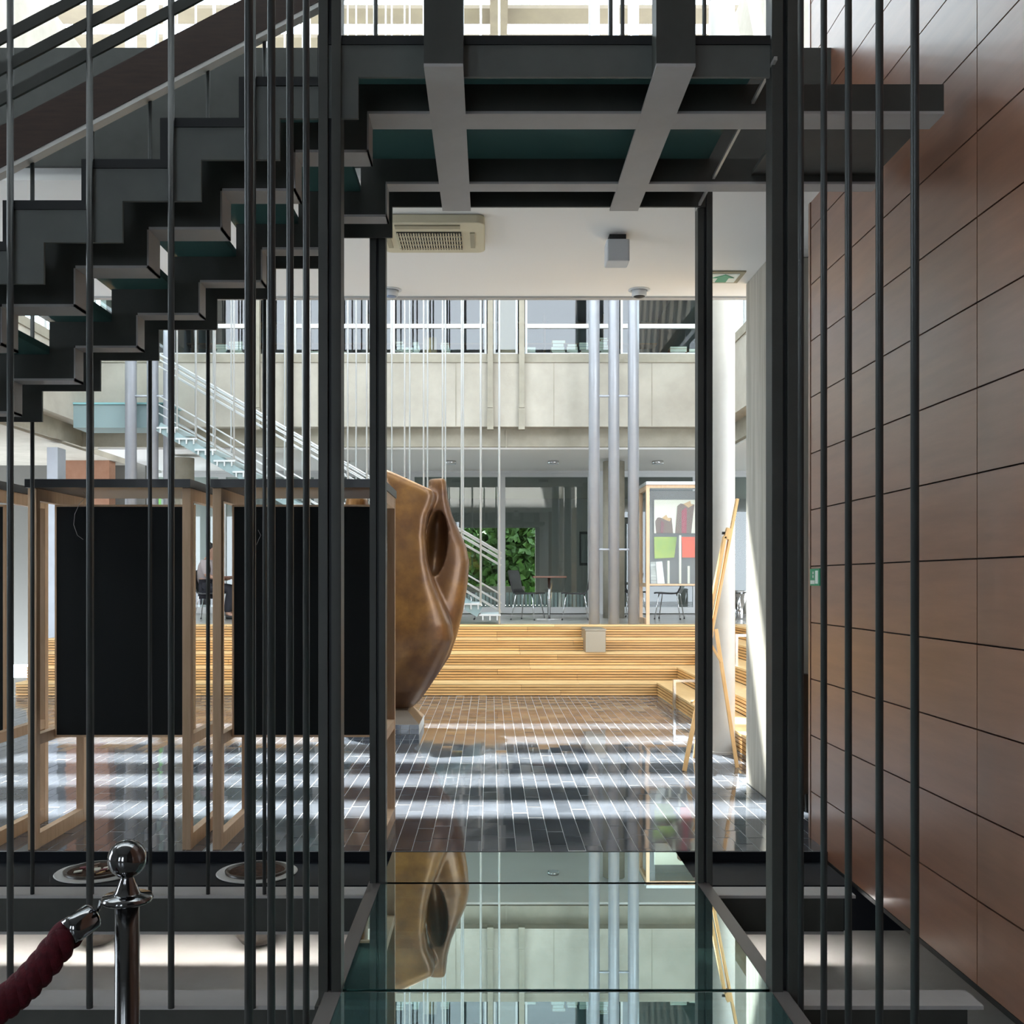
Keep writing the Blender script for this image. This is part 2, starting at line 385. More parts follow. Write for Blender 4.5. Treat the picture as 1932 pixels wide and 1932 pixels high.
# far facade ------------------------------------------------------
FY = 16.4
zp0, zp1, zs1 = Z(805, FY), Z(684, FY), Z(668, FY)
fw = struct(MB().box(LX, RWX, FY, FY+.35, zp0, zp1).build('wall_far_parapet', M['concrete']), 'pale concrete parapet of the far facade')
MB().box(LX, RWX, FY-.02, FY+.40, zp1, zs1).build('sill_band', M['concrete2'], fw)
for px in (600, 740, 860, 1045, 1160, 1230):       # joints between the cast panels
    MB().box(X(px, FY)-.006, X(px, FY)+.006, FY-.004, FY+.01, zp0+.01, zp1-.01).build('panel_joint', M['concrete2'], fw)
bm_ = struct(MB().box(LX-.75, RWX, FY+.22, FY+.60, Z(843, FY+.22), zp0+.02).build('wall_far_beam', M['concrete2']), 'stained concrete beam under the far parapet')
MB().box(X(954, FY), X(957, FY), FY+.205, FY+.219, Z(841, FY), zp0-.02).build('drip_strip', M['concrete2'], bm_)
struct(MB().box(LX, RWX+3, FY+.3, 20.2, Z(848, FY+.3), Z(848, FY+.3)+.18).build('ceiling_terrace', M['grey_ceiling']), 'grey ceiling of the terrace below the far facade')
FT = 9.9
struct(MB().box(LX, RWX, FY, FY+.4, 7.0, FT).build('wall_far_top', M['concrete']), 'top band of the far facade')
# concrete fins in pairs
for i, px in enumerate((487, 546, 925, 984, 1364, 1424)):
    lab = ['first concrete fin from the left on the far facade', 'second concrete fin from the left on the far facade', 'left concrete fin of the pair between the library windows', 'right concrete fin of the pair between the library windows', 'concrete fin of the far facade behind the round column', 'last concrete fin on the right of the far facade'][i]
    e = empty('concrete_fin', (X(px, FY), FY-.04, Z(812, FY)))
    MB().box(X(px, FY)-.043, X(px, FY)+.043, FY-.11, FY-.001, Z(771, FY), 7.2).build('shaft', M['concrete2'], e)
    MB().box(X(px, FY)-.050, X(px, FY)+.050, FY-.12, FY-.001, Z(812, FY), Z(772, FY)).build('toe', M['concrete2'], e)
    tag(e, lab, 'fin', 'concrete fins of the far facade')
# library windows: frame, transom, panes
wi = 0
WY = FY+.10
bays = [(LX, X(480, FY)), (X(494, FY), X(540, FY)), (X(553, FY), X(740, FY)), (X(740, FY), X(918, FY)), (X(931, FY), X(977, FY)), (X(991, FY), X(1167, FY)), (X(1172, FY), X(1357, FY)), (X(1371, FY), RWX)]
for x0, x1 in bays:
    wi += 1
    e = struct(empty('window_%d' % wi, ((x0+x1)/2, WY, zs1)))
    f = MB(); t = .035
    f.box(x0, x1, WY-.03, WY+.03, zs1, zs1+t); f.box(x0, x0+t, WY-.03, WY+.03, zs1+t, 7.0); f.box(x1-t, x1, WY-.03, WY+.03, zs1+t, 7.0)
    f.build('window_frame', M['white_metal'], e)
    if x1-x0 > 1:
        MB().box(x0+t, x1-t, WY-.032, WY+.028, Z(617, FY), Z(609, FY)).build('transom', M['white_metal'], e)
        pane('pane', x0+t, x1-t, WY-.006, WY+.006, zs1+t, Z(617, FY), G_WIN, e, 2)
        pane('pane', x0+t, x1-t, WY-.006, WY+.006, Z(609, FY), 7.0, G_WIN, e, 2)
    else:
        pane('pane', x0+t, x1-t, WY-.006, WY+.006, zs1+t, 7.0, G_WIN, e, 2)
# library room
lib = MB(); lib.box(LX, RWX, FY+.4, 21.5, zs1-.12, zs1-.02); lib.box(LX, RWX, 21.5, 21.6, zs1, 7.0); lib.box(LX, RWX, FY+.4, 21.5, 7.0, 7.1)
lib.box(LX, LX+.1, FY+.4, 21.5, zs1, 7.0); lib.box(RWX-.1, RWX, FY+.4, 21.5, zs1, 7.0)
struct(lib.build('wall_library', M['room']), 'grey library room behind the upper windows')
MB().box(X(943, FY), X(976, FY), WY+.03, WY+.05, zs1+.03, 6.9).build('blind', M['brownpanel'], None)
tag(bpy.data.objects['blind'], 'brown blind drawn behind the narrow upper window', 'blind')

# ground glazing at the back of the terrace -----------------------
GY = 20.0
gz1 = Z(893, GY); gz0 = TZ
gw = []
def gwin(px0, px1, zb, zt, lab=None, t=.075):
    global wi
    wi += 1
    x0, x1 = X(px0, GY), X(px1, GY)
    e = struct(empty('window_%d' % wi, ((x0+x1)/2, GY, zb)))
    f = MB()
    f.box(x0, x1, GY-.04, GY+.04, zb, zb+t*1.6); f.box(x0, x1, GY-.04, GY+.04, zt-t, zt)
    f.box(x0, x0+t, GY-.04, GY+.04, zb+t*1.6, zt-t); f.box(x1-t, x1, GY-.04, GY+.04, zb+t*1.6, zt-t)
    f.build('window_frame', M['grey_metal'], e)
    pane('pane', x0+t, x1-t, GY-.008, GY+.008, zb+t*1.6, zt-t, G_WIN, e, 2)
for a, b in ((240, 420), (420, 600), (600, 775), (775, 946), (946, 1116), (1160, 1314), (1330, 1480)): gwin(a, b, TZ+.02, gz1)
gwin(1200, 1314, gz1+.02, Z(876, GY))
gl = MB(); gl.box(LX, 8, GY-.06, GY+.06, gz1, Z(860, GY)+.3); gl.box(X(1116, GY), X(1160, GY), GY-.05, GY+.05, TZ, gz1); gl.box(X(100, GY), X(240, GY), GY-.05, GY+.05, TZ, gz1)
struct(gl.build('wall_terrace', M['grey_metal']), 'grey metal surround of the terrace windows')
# cafe room behind, opening to a garden
cz1 = Z(848, FY+.3)+.1
rm = MB(); rm.box(-9, 8, GY+.1, 28, TZ-.1, TZ); rm.box(-9, 8, GY+.1, 28, cz1, cz1+.1)
rm.box(-9, X(990, 28), 28, 28.1, TZ, TZ+.5); rm.box(X(1010, 28), 8, 28, 28.1, TZ, cz1)
rm.box(-9, X(850, 28), 28, 28.1, TZ, cz1); rm.box(X(850, 28), X(1010, 28), 28, 28.1, TZ+2.1, cz1)
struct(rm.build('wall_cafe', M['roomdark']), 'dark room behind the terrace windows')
struct(MB().box(-14, 12, 40, 40.4, .5, 7).build('wall_garden', M['leaf']), 'green hedge at the end of the garden')
struct(MB().box(-14, 12, 28.2, 44, .2, .5).build('ground', mat('lawn', (.10,.2,.04), .9)), 'garden ground seen through the room')

# wings: left and right facades in the same storeys
def wing(name, sgn, x, y0, y1, label):
    a, b = (x-.35, x) if sgn < 0 else (x, x+.35)
    w_ = struct(MB().box(a, b, y0, y1, zp0, zp1).build(name, M['concrete']), label)
    MB().box(min(a, b)-.02, max(a, b)+.02, y0, y1, zp1, zs1).build('sill_band', M['concrete2'], w_)
    a2, b2 = (x-.6, x-.22) if sgn < 0 else (x+.22, x+.6)
    MB().box(a2, b2, y0, y1, Z(843, FY+.22), zp0+.001).build('beam', M['concrete2'], w_)
    MB().box(a, b, y0, y1, 6.4, FT).build('top_band', M['concrete'], w_)
    f = MB(); xm = (a+b)/2
    y = y0
    while y < y1: f.box(xm-.04, xm+.04, y, y+.09, zs1, 6.4); y += 1.7
    f.box(xm-.05, xm+.05, y0, y1, zs1+.9, zs1+1.0)
    f.build('window_frame', M['white_metal'], w_)
    pane('pane', xm-.006, xm+.006, y0, y1, zs1, 6.4, G_WIN, w_, 3 if sgn < 0 else 5)
wing('wall_right_wing', 1, RWX, 8.25, 16.3, 'concrete facade of the right wing over the benches')
wing('wall_left_wing', -1, LX, 8.2, FY+.2, 'concrete facade of the left wing behind the stair')
struct(MB().box(RWX+.3, 9, 8.2, FY+.3, Z(848, FY+.3), Z(848, FY+.3)+.18).build('ceiling_right', M['grey_ceiling']), 'ceiling of the right wing terrace')
struct(MB().box(-13, LX-.3, 5.9, 19.3, Z(848, FY+.3), Z(848, FY+.3)+.18).build('ceiling_left', M['concrete']), 'pale ceiling slab of the left wing')
struct(MB().box(-13, LX, 5.9, FY, -.3, 0).build('floor_left', M['terrace']), 'floor of the left wing')
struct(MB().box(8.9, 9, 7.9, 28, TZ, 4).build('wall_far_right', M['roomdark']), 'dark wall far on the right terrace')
lw = MB(); lw.box(-13, -12.9, 6, 20, 0, 4.2); lw.box(-12.9, LX+.0, 19, 19.1, 0, 3.8)
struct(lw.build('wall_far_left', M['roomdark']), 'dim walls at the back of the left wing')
struct(MB().box(RWX+.36, RWX+.46, 8.25, 15.1, zs1-.1, FT).build('wall_right_upper_room', M['room']), 'dim room behind the right wing windows')
rb = struct(MB().box(X(118, 18.2), X(206, 18.2), 18.2, 18.5, 0, Z(848, FY+.3)-.001).build('wall_red_stone', M['redbrick']), 'red brown stone wall left of the terrace')
cst = struct(MB().box(X(99, 15.9), X(119, 15.9), 15.7, 16.0, 0, 3.6).build('wall_grey_pier', M['silver']), 'narrow grey pier beside the red stone wall')
# glass landing of the hung stair in the far left corner
ld = empty('glass_landing', (-5.6, 15.6, Z(797, 15.2)))
MB().box(LX, -4.95, 15.72, 16.3, Z(797, 15.2), Z(752, 15.2)).build('edge_panel', mat('pale_teal_glass', (.22,.29,.29), .3), ld)
MB().box(LX, -4.92, 15.70, 16.32, Z(752, 15.2)+.001, Z(752, 15.2)+.03).build('glass_plate', mat('aqua_glass', (.22,.42,.43), .1), ld)
tag(ld, 'pale teal glass landing in the far left corner', 'landing')

# roof of the courtyard: glass between beams that run across
RZ = 11.95
rc = 13.865
k = -7
rbeams = []
rr = empty('glass_roof', (-1.4, 8.0, RZ))
while rc+k < 25.5:
    yb = rc+k
    if yb > 6.5:
        MB().box(-13, 9, yb-.262, yb+.262, RZ, RZ+.07).build('beam', M['roofbeam'], rr)
        pane('pane', -13, 9, yb+.263, yb+.737, RZ+.055, RZ+.065, G_ROOF, rr, 0)
    k += 1
for px in (-560, 70, 940, 1560):
    xx = X(px, 19.6); MB().box(xx-.16, xx+.16, 7, 25.5, RZ-.30, RZ-.001).build('rafter', M['roofbeam'], rr)
tag(rr, 'glass roof on brown cross beams above the courtyard', 'glass roof', kind='structure')

# ================================================================== STEEL STAIR AND LANDING
YA, YB0, YB1, YC0, YC1, YD = 3.88, 4.165, 4.30, 4.90, 4.99, 5.24
ZL, RISE, RUN, XT, XB, ZB = 3.615, .156, .298, -.62, -.50, 3.46
NS = 20
def zig(xe, dt=0.0, db=0.0, n=NS, offx=0):
    """zigzag plate outline; dt lowers the top, db lifts the bottom"""
    top = [(xe, ZL-dt)]; x = XT; z = ZL
    for k in range(n):
        top.append((x+offx, z-dt)); z -= RISE; top.append((x+offx, z-dt)); x -= RUN
    top.append((x+offx, z-dt))
    bot = []; x = XB; z = ZB
    bot.append((xe, z+db))
    for k in range(n):
        bot.append((x, z+db)); z -= RISE*1.005; bot.append((x, z+db)); x -= RUN
    bot.append((top[-1][0], z+db))
    return top, bot
st = empty('steel_staircase', (-.6, 4.5, 0))
def stringer(y0, y1, xe, dt=0.0, m='steel', name='stringer'):
    t, b = zig(xe, dt)
    return MB().prism(t+b[::-1], y0, y1).build(name, M[m], st)
sA = stringer(YA, YA+.014, 1.06, .035, 'steel_face')
stringer(YB0, YB1, 1.845, .045); stringer(YC0, YC1, 1.86, .045); stringer(YD-.014, YD, 1.10, .035)
# dark nosing bands that follow the steps on the outer plates
for y0, y1 in ((YA-.004, YA+.03), (YD-.03, YD+.004)):
    mb = MB(); x = XT; z = ZL
    mb.box(XT-.034, 1.06, y0, y1, z-.034, z)
    for k in range(NS):
        mb.box(x-.034, x, y0, y1, z-RISE-.034, z-.034)
        z -= RISE
        mb.box(x-RUN-(.034 if k < NS-1 else 0), x-.034, y0, y1, z-.034, z); x -= RUN
    mb.build('nosing', M['steel2'], st)
x = XT; z = ZL
for k in range(NS):                                        # glass treads
    z -= RISE
    MB().box(x-RUN-.02, x-.005, YA+.032, YD-.032, z-.036, z-.004).build('tread', M['tread'], st); x -= RUN
for a, b in ((XT+.005, -.175), (-.17, .68), (.685, 1.05)):  # glass landing plates
    MB().box(a, b, YA+.032, YD-.032, ZL-.036, ZL-.004).build('landing_plate', M['tread'], st)
for a, b in ((-.245, -.10), (.612, .757)):                  # cross ribs that hang from above, undersides coloured pale for bounce light
    r = MB().box(a, b, YA-.105, YD+.01, ZB-.014, ZB-.002).build('rib', M['gbeam'], st)
    MB().box((a+b)/2-.012, (a+b)/2+.012, YA+.02, YD-.02, ZB-.002, ZL-.04).build('rib_web', M['steel'], r)
    MB().box(a, b, YA-.105, YA-.006, ZB-.001, 6.9).build('hanger', M['steel'], st)
for yb0, yb1, xe in ((YB0, YB1, 1.845), (YC0, YC1, 1.86)):    # lower flanges of the inner beams, bounce light put into their pale colour
    MB().box(XB, xe, yb0-.004, yb1+.004, ZB-.012, ZB-.001).build('lower_flange', M['gbeam'], st)
    x = XB; z = ZB
    mb = MB()
    for k in range(NS):
        mb.box(x-.001, x+.006, yb0-.004, yb1+.004, z-RISE*1.005-.012, z-.012); z -= RISE*1.005
        mb.box(x-RUN+.006, x+.006, yb0-.004, yb1+.004, z-.012, z-.001); x -= RUN
    mb.build('step_flange', M['gbeam'], st)
MB().obox((1.068, YA-.05, 3.505), (1.068, YD+.06, 3.47), .012, .014).build('edge_strip', M['rail_light'], st)
def slope_rail(name, y, h, w, t, m, x0=-6.3, x1=XT, flat=1.06, dz=0.0):
    mb = MB(); a = ZL+h; b = a-(x1-x0)*RISE/RUN
    mb.obox((x0, y, b), (x1, y, a), w, t); mb.obox((x1-.02, y, a), (flat, y, a), w, t)
    return mb.build(name, M[m], st)
slope_rail('handrail', YD, 1.12, .07, .19, 'walnut')
slope_rail('handrail_strip', YD-.002, 1.005, .06, .03, 'rail_light')  # lit underside of the handrail, put in as a pale strip
for h in (.39, .505, .62): slope_rail('rail', YA-.02, h, .012, .040, 'steel')
slope_rail('handrail', YA-.02, 1.05, .07, .08, 'walnut')
for px in (711, 1150, 1172, 1325): MB().tube([(X(px, YD), YD-.05, ZL), (X(px, YD), YD-.05, ZL+1.05)], .011, 8).build('baluster', M['steel_rod'], st)
MB().box(1.25, 1.84, YB1, YC0, ZB+.03, ZB+.05).build('side_plate', M['steel'], st)
tag(st, 'dark steel stair and landing with zigzag stringers and glass treads', 'staircase')

# upright rod screens beside stair and bridge
def rods(name, pts, z0, z1, r, label, group=None):
    e = empty(name, (pts[0][0], pts[0][1], min(z0, 0)))
    for p in pts: MB().tube([(p[0], p[1], z0), (p[0], p[1], p[2] if len(p) > 2 else z1)], r, 10).build('rod', M['steel_rod'], e, smooth=True)
    return tag(e, label, 'rod screen', group)
nz = lambda x_: ZL+(x_-XT)*RISE/RUN
rods('rod_screen', [(X(px, YA), YA-.02, max(1.0, nz(X(px, YA))+1.03)) for px in (-128, 24, 173, 326, 479)], -.06, 4, .0125, 'thick dark rods from the near pit beam up to the stair rail')
rods('rod_screen', [(X(px, YD), YD+.025, nz(X(px, YD))+1.02) for px in (-55, 57, 170, 280, 390, 497, 606)], -.06, 4, .0105, 'thinner dark rods behind the stair, standing on the farther pit beam')
rods('rod_screen', [(-.62, y) for y in (3.45, 3.17, 2.90, 2.63)], -.05, 6.9, .0115, 'close set dark rods left of the glass bridge')
rods('rod_screen', [(1.14, y) for y in (3.76, 3.50, 3.26, 3.0, 2.75)], -.05, 6.9, .0115, 'row of dark rods between the glass bridge and the veneer wall')

def post(x0, x1, y0, y1, zt, label):
    e = empty('steel_post', ((x0+x1)/2, (y0+y1)/2, -.06))
    w3 = (x1-x0)
    MB().box(x0, x0+w3*.42, y0, y1, -.06, zt).build('flat_bar', M['steel'], e, bevel=.002)
    MB().box(x1-w3*.42, x1, y0, y1, -.06, zt).build('flat_bar', M['steel'], e, bevel=.002)
    MB().box(x0+w3*.42, x1-w3*.42, y0+.02, y1-.01, -.06, zt).build('web', M['steel2'], e)
    MB().box(x0-.012, x1+.012, y0-.012, y1+.012, -.065, -.052).build('base_plate', M['steel'], e)
    return tag(e, label, 'post', 'steel portal posts')
post(X(600, 3.86), X(643, 3.86), 3.865, 3.95, 6.9, 'left foreground steel post of the bridge portal')
post(X(1457, 3.86), X(1508, 3.86), 3.865, 3.95, 6.9, 'right foreground steel post of the bridge portal')
post(X(697, 5.25), X(727, 5.25), 5.255, 5.33, ZB+.1, 'left rear post of the bridge portal, in front of the sculpture')
post(X(1317, 5.25), X(1345, 5.25), 5.255, 5.33, ZB+.1, 'right rear post of the bridge portal, in front of the easel')

# ------------------------------------------------------------------ glass bridge
br = empty('glass_bridge', (.25, 4.1, -.06))
for y0, y1 in ((2.44, 3.858), (3.888, 5.236), (5.266, 5.85)):
    pane('glass_panel', -.56, 1.06, y0, y1, -.032, 0, G_BRIDGE, br, 1)
for y in (3.862, 5.240): MB().box(-.56, 1.06, y, y+.022, -.034, -.006).build('joint_strip', M['steel_br'], br)
for x0, x1 in ((-.625, -.563), (1.063, 1.125)): MB().box(x0, x1, 2.44, 5.36, -.05, -.002).build('edge_bar', M['edge_grey'], br)
for y in (4.53, 3.2): MB().box(-.56, 1.06, y, y+.03, -.075, -.036).build('bearer', M['gbeam'], br)
for x0, x1 in ((-.57, -.545), (1.045, 1.07)): MB().box(x0, x1, 5.27, 5.86, -.05, -.033).build('edge_bar', M['rail_light'], br)
tag(br, 'teal glass footbridge panels over the pit', 'bridge')
for y0, lab in ((5.24, 'grey steel beam across the pit behind the glass bridge joint'), (3.88, 'grey steel beam across the pit at the bottom of the picture')):
    e = empty('steel_beam', (-3, y0, -.26))
    MB().box(-8, RX-.06, y0, y0+.15, -.075, -.06).build('top_flange', M['gbeam'], e)
    MB().box(-8, RX-.12, y0+.004, y0+.02, -.245, -.076).build('web', M['steel'], e)
    MB().box(-8, RX-.12, y0, y0+.15, -.26, -.246).build('lower_flange', M['gbeam'], e)
    tag(e, lab, 'beam', 'beams across the pit')

# hidden light strips added under the ledge to brighten the pit floor
def fill_light_mat():
    m = bpy.data.materials.new('lamp_diffuser'); m.use_nodes = True; b = m.node_tree.nodes['Principled BSDF']
    b.inputs['Emission Color'].default_value = (1, .97, .93, 1); b.inputs['Emission Strength'].default_value = 19; return m
LM = fill_light_mat()
for x0, x1, lab in ((-7.8, -.75, 'slim pit lamp under the ledge left of the bridge'), (1.18, 1.86, 'slim pit lamp under the ledge right of the bridge')):
    e = empty('pit_lamp', ((x0+x1)/2, 5.48, -.13))
    MB().box(x0, x1, 5.402, 5.452, -.122, -.101).build('housing', M['grey_plastic'], e)
    MB().box(x0+.01, x1-.01, 5.406, 5.448, -.130, -.1225).build('diffuser', LM, e)
    tag(e, lab, 'lamp', 'pit lamps')

# bowls set into white felt rings in the black ledge
for px, lab in ((185, 'round bowl in a white ring behind the chrome barrier post'), (487, 'empty brown bowl in a white felt ring on the black ledge')):
    xx, yy = X(px, 5.66), 5.635
    e = empty('bowl', (xx, yy, -.43))
    MB().lathe([(.15, 0), (.215, 0), (.22, .004), (.215, .008), (.15, .008)], (xx, yy, -.0545), 40).build('felt_ring', M['felt'], e)
    MB().lathe([(.085, -.375), (.14, -.30), (.165, -.12), (.168, 0), (.172, .02), (.163, .024), (.155, .018), (.15, .01)], (xx, yy, -.055), 40).build('shell', M['bowl'], e, smooth=True)
    MB().lathe([(.001, .0125), (.08, .014), (.150, .0125)], (xx, yy, -.055), 24).build('filling', M['soil'], e)
    if px == 185:
        for k in range(14):
            a = R()*6.28; r = R()*.11
            MB().obox((xx+r*math.cos(a)-.02, yy+r*math.sin(a), -.035), (xx+r*math.cos(a)+.02, yy+r*math.sin(a)+.02*(R()-.5), -.033+.008*R()), .028, .006).build('leaf_litter', M[random.choice(['kraft', 'maroon', 'paper', 'brownart'])], e)
    tag(e, lab, 'bowl', 'bowls in the black ledge')

# ------------------------------------------------------------------ rope barrier
bx, by = X(240, 2.18), 2.18
e = empty('barrier_post', (bx, by, 0))
MB().lathe([(.16, 0), (.16, .012), (.10, .03), (.03, .04)], (bx, by, 0), 36).build('foot', M['chrome_dk'], e, smooth=True)
MB().lathe([(.0255, .03), (.0255, .88)], (bx, by, 0), 28).build('tube', M['post_dk'], e, smooth=True)
zc = Z(1692, by)
MB().lathe([(.026, -.012), (.050, -.010), (.0535, -.004), (.050, .003), (.03, .006), (.026, .010), (.019, .026), (.0135, .040), (.0125, .048), (.018, .052), (.012, .056)], (bx, by, zc), 32).build('collar', M['chrome_dk'], e, smooth=True)
sp = [(max(.001, .0405*math.sin(math.pi*i/18)), .0405-.0405*math.cos(math.pi*i/18)) for i in range(19)]
MB().lathe(sp, (bx, by, Z(1620, by)-.0405), 32).build('ball', M['chrome_dk'], e, smooth=True)
tag(e, 'chrome barrier post with a ball finial', 'barrier post')
a = Vector((bx-.055, by-.01, Z(1700, by))); pts = []
rp0 = Vector(P(183, 1722, 2.17)); rp1 = Vector(P(-120, 1935, 1.95))
e = empty('barrier_rope', tuple(rp1))
dd = rp1-rp0
MB().tube([Vector(P(200, 1694, 2.175)), Vector(P(190, 1700, 2.172)), Vector(P(188, 1712, 2.17)), rp0+dd*.005], .004, 8).build('hook', M['chrome_dk'], e, smooth=True)
MB().tube([rp0, rp0+dd*.012, rp0+dd*.035, rp0+dd*.14, rp0+dd*.20], [.008, .022, .029, .029, .029], 20).build('end_cap', M['chrome_dk'], e, smooth=True)
q = [rp0+dd*(.19+.81*i/140) for i in range(141)]
sdv = dd.normalized().cross(Vector((0,1,0))).normalized(); upv = Vector((0,1,0))
for ph in range(3):
    mb = MB(); pts = []
    for i, p in enumerate(q):
        an = 2*math.pi*(i/140*4.0+ph/3); pts.append(p+sdv*(.0145*math.cos(an))+upv*(.0145*math.sin(an))-Vector((0,0,.05*math.sin(math.pi*i/140))))
    mb.tube(pts, .0205, 12).build('strand', M['rope'], e, smooth=True)
tag(e, 'thick crimson twisted barrier rope with a chrome end', 'rope')

# ------------------------------------------------------------------ display stands
def stand(x0, x1, y0, label, z0=0.0, case=False, lid='roofblk'):
    e = empty('display_stand', ((x0+x1)/2, y0+.36, z0)); y1 = y0+.74; p = .05
    for xa in (x0, x1-p):
        for ya in (y0, y1-p): MB().box(xa, xa+p, ya, ya+p, z0, z0+2.085).build('post', M['pine'], e, bevel=.002)
        for za, h in ((0, .085), (.60, .06), (2.015, .07)):
            if case and za == .60: za = .56
            MB().box(xa+.002, xa+p-.002, y0+p, y1-p, z0+za, z0+za+h).build('rail', M['pine'], e)
    MB().box(x0-.005, x1+.005, y0-.03, y1+.03, z0+2.086, z0+2.134).build('lid', M[lid], e)
    if not case:
        yb = y0+.25
        b = MB().box(x0+p+.012, x1-p-.012, yb, yb+.02, z0+.625, z0+1.995).build('board', M['board'], e)
        t = MB(); t.box(x0+p, x0+p+.011, yb-.002, yb+.022, z0+.612, z0+2.008); t.box(x1-p-.011, x1-p, yb-.002, yb+.022, z0+.612, z0+2.008)
        t.box(x0+p+.011, x1-p-.011, yb-.002, yb+.022, z0+.612, z0+.6245); t.box(x0+p+.011, x1-p-.011, yb-.002, yb+.022, z0+1.9955, z0+2.008)
        t.build('board_edging', M['pine'], b)
    else:
        MB().box(x0+p, x1-p, y0+.004, y0+.40, z0+.58, z0+.605).build('shelf', M['pine'], e)
        MB().box(x0+p, x1-p, y0+.002, y0+p, z0+2.04, z0+2.085).build('rail', M['pine'], e)
        pane('pane', x0+p, x1-p, y0+.012, y0+.018, z0+.606, z0+2.039, G_CASE, e, 2)
        MB().box(x0+p, x1-p, y0+.42, y0+.44, z0+.57, z0+2.03).build('back_board', mat('grey_back_board', (.17,.165,.155), .7), e)
    return tag(e, label, 'display stand', 'display stands')
stand(-3.82, -2.865, 5.90, 'display stand at the left picture edge, mostly cut off')
s2 = stand(-2.665, -1.725, 5.90, 'black display board in a pale timber stand behind the barrier post')
s3 = stand(-1.60, -.615, 5.90, 'black display board in a pale timber stand beside the bronze sculpture')
# loose hanging wires on the boards
for (sx, sy, par, pts) in ((0, 0, s2, [(158, 928), (163, 938), (150, 950), (141, 970), (139, 990), (146, 1010), (157, 1018)]), (0, 0, s3, [(487, 1000), (492, 1010), (488, 1018), (484, 1028)])):
    MB().tube([P(a_, b_, 6.135) for a_, b_ in pts], .0014, 6).build('wire', M['rail_light'], par, smooth=True)

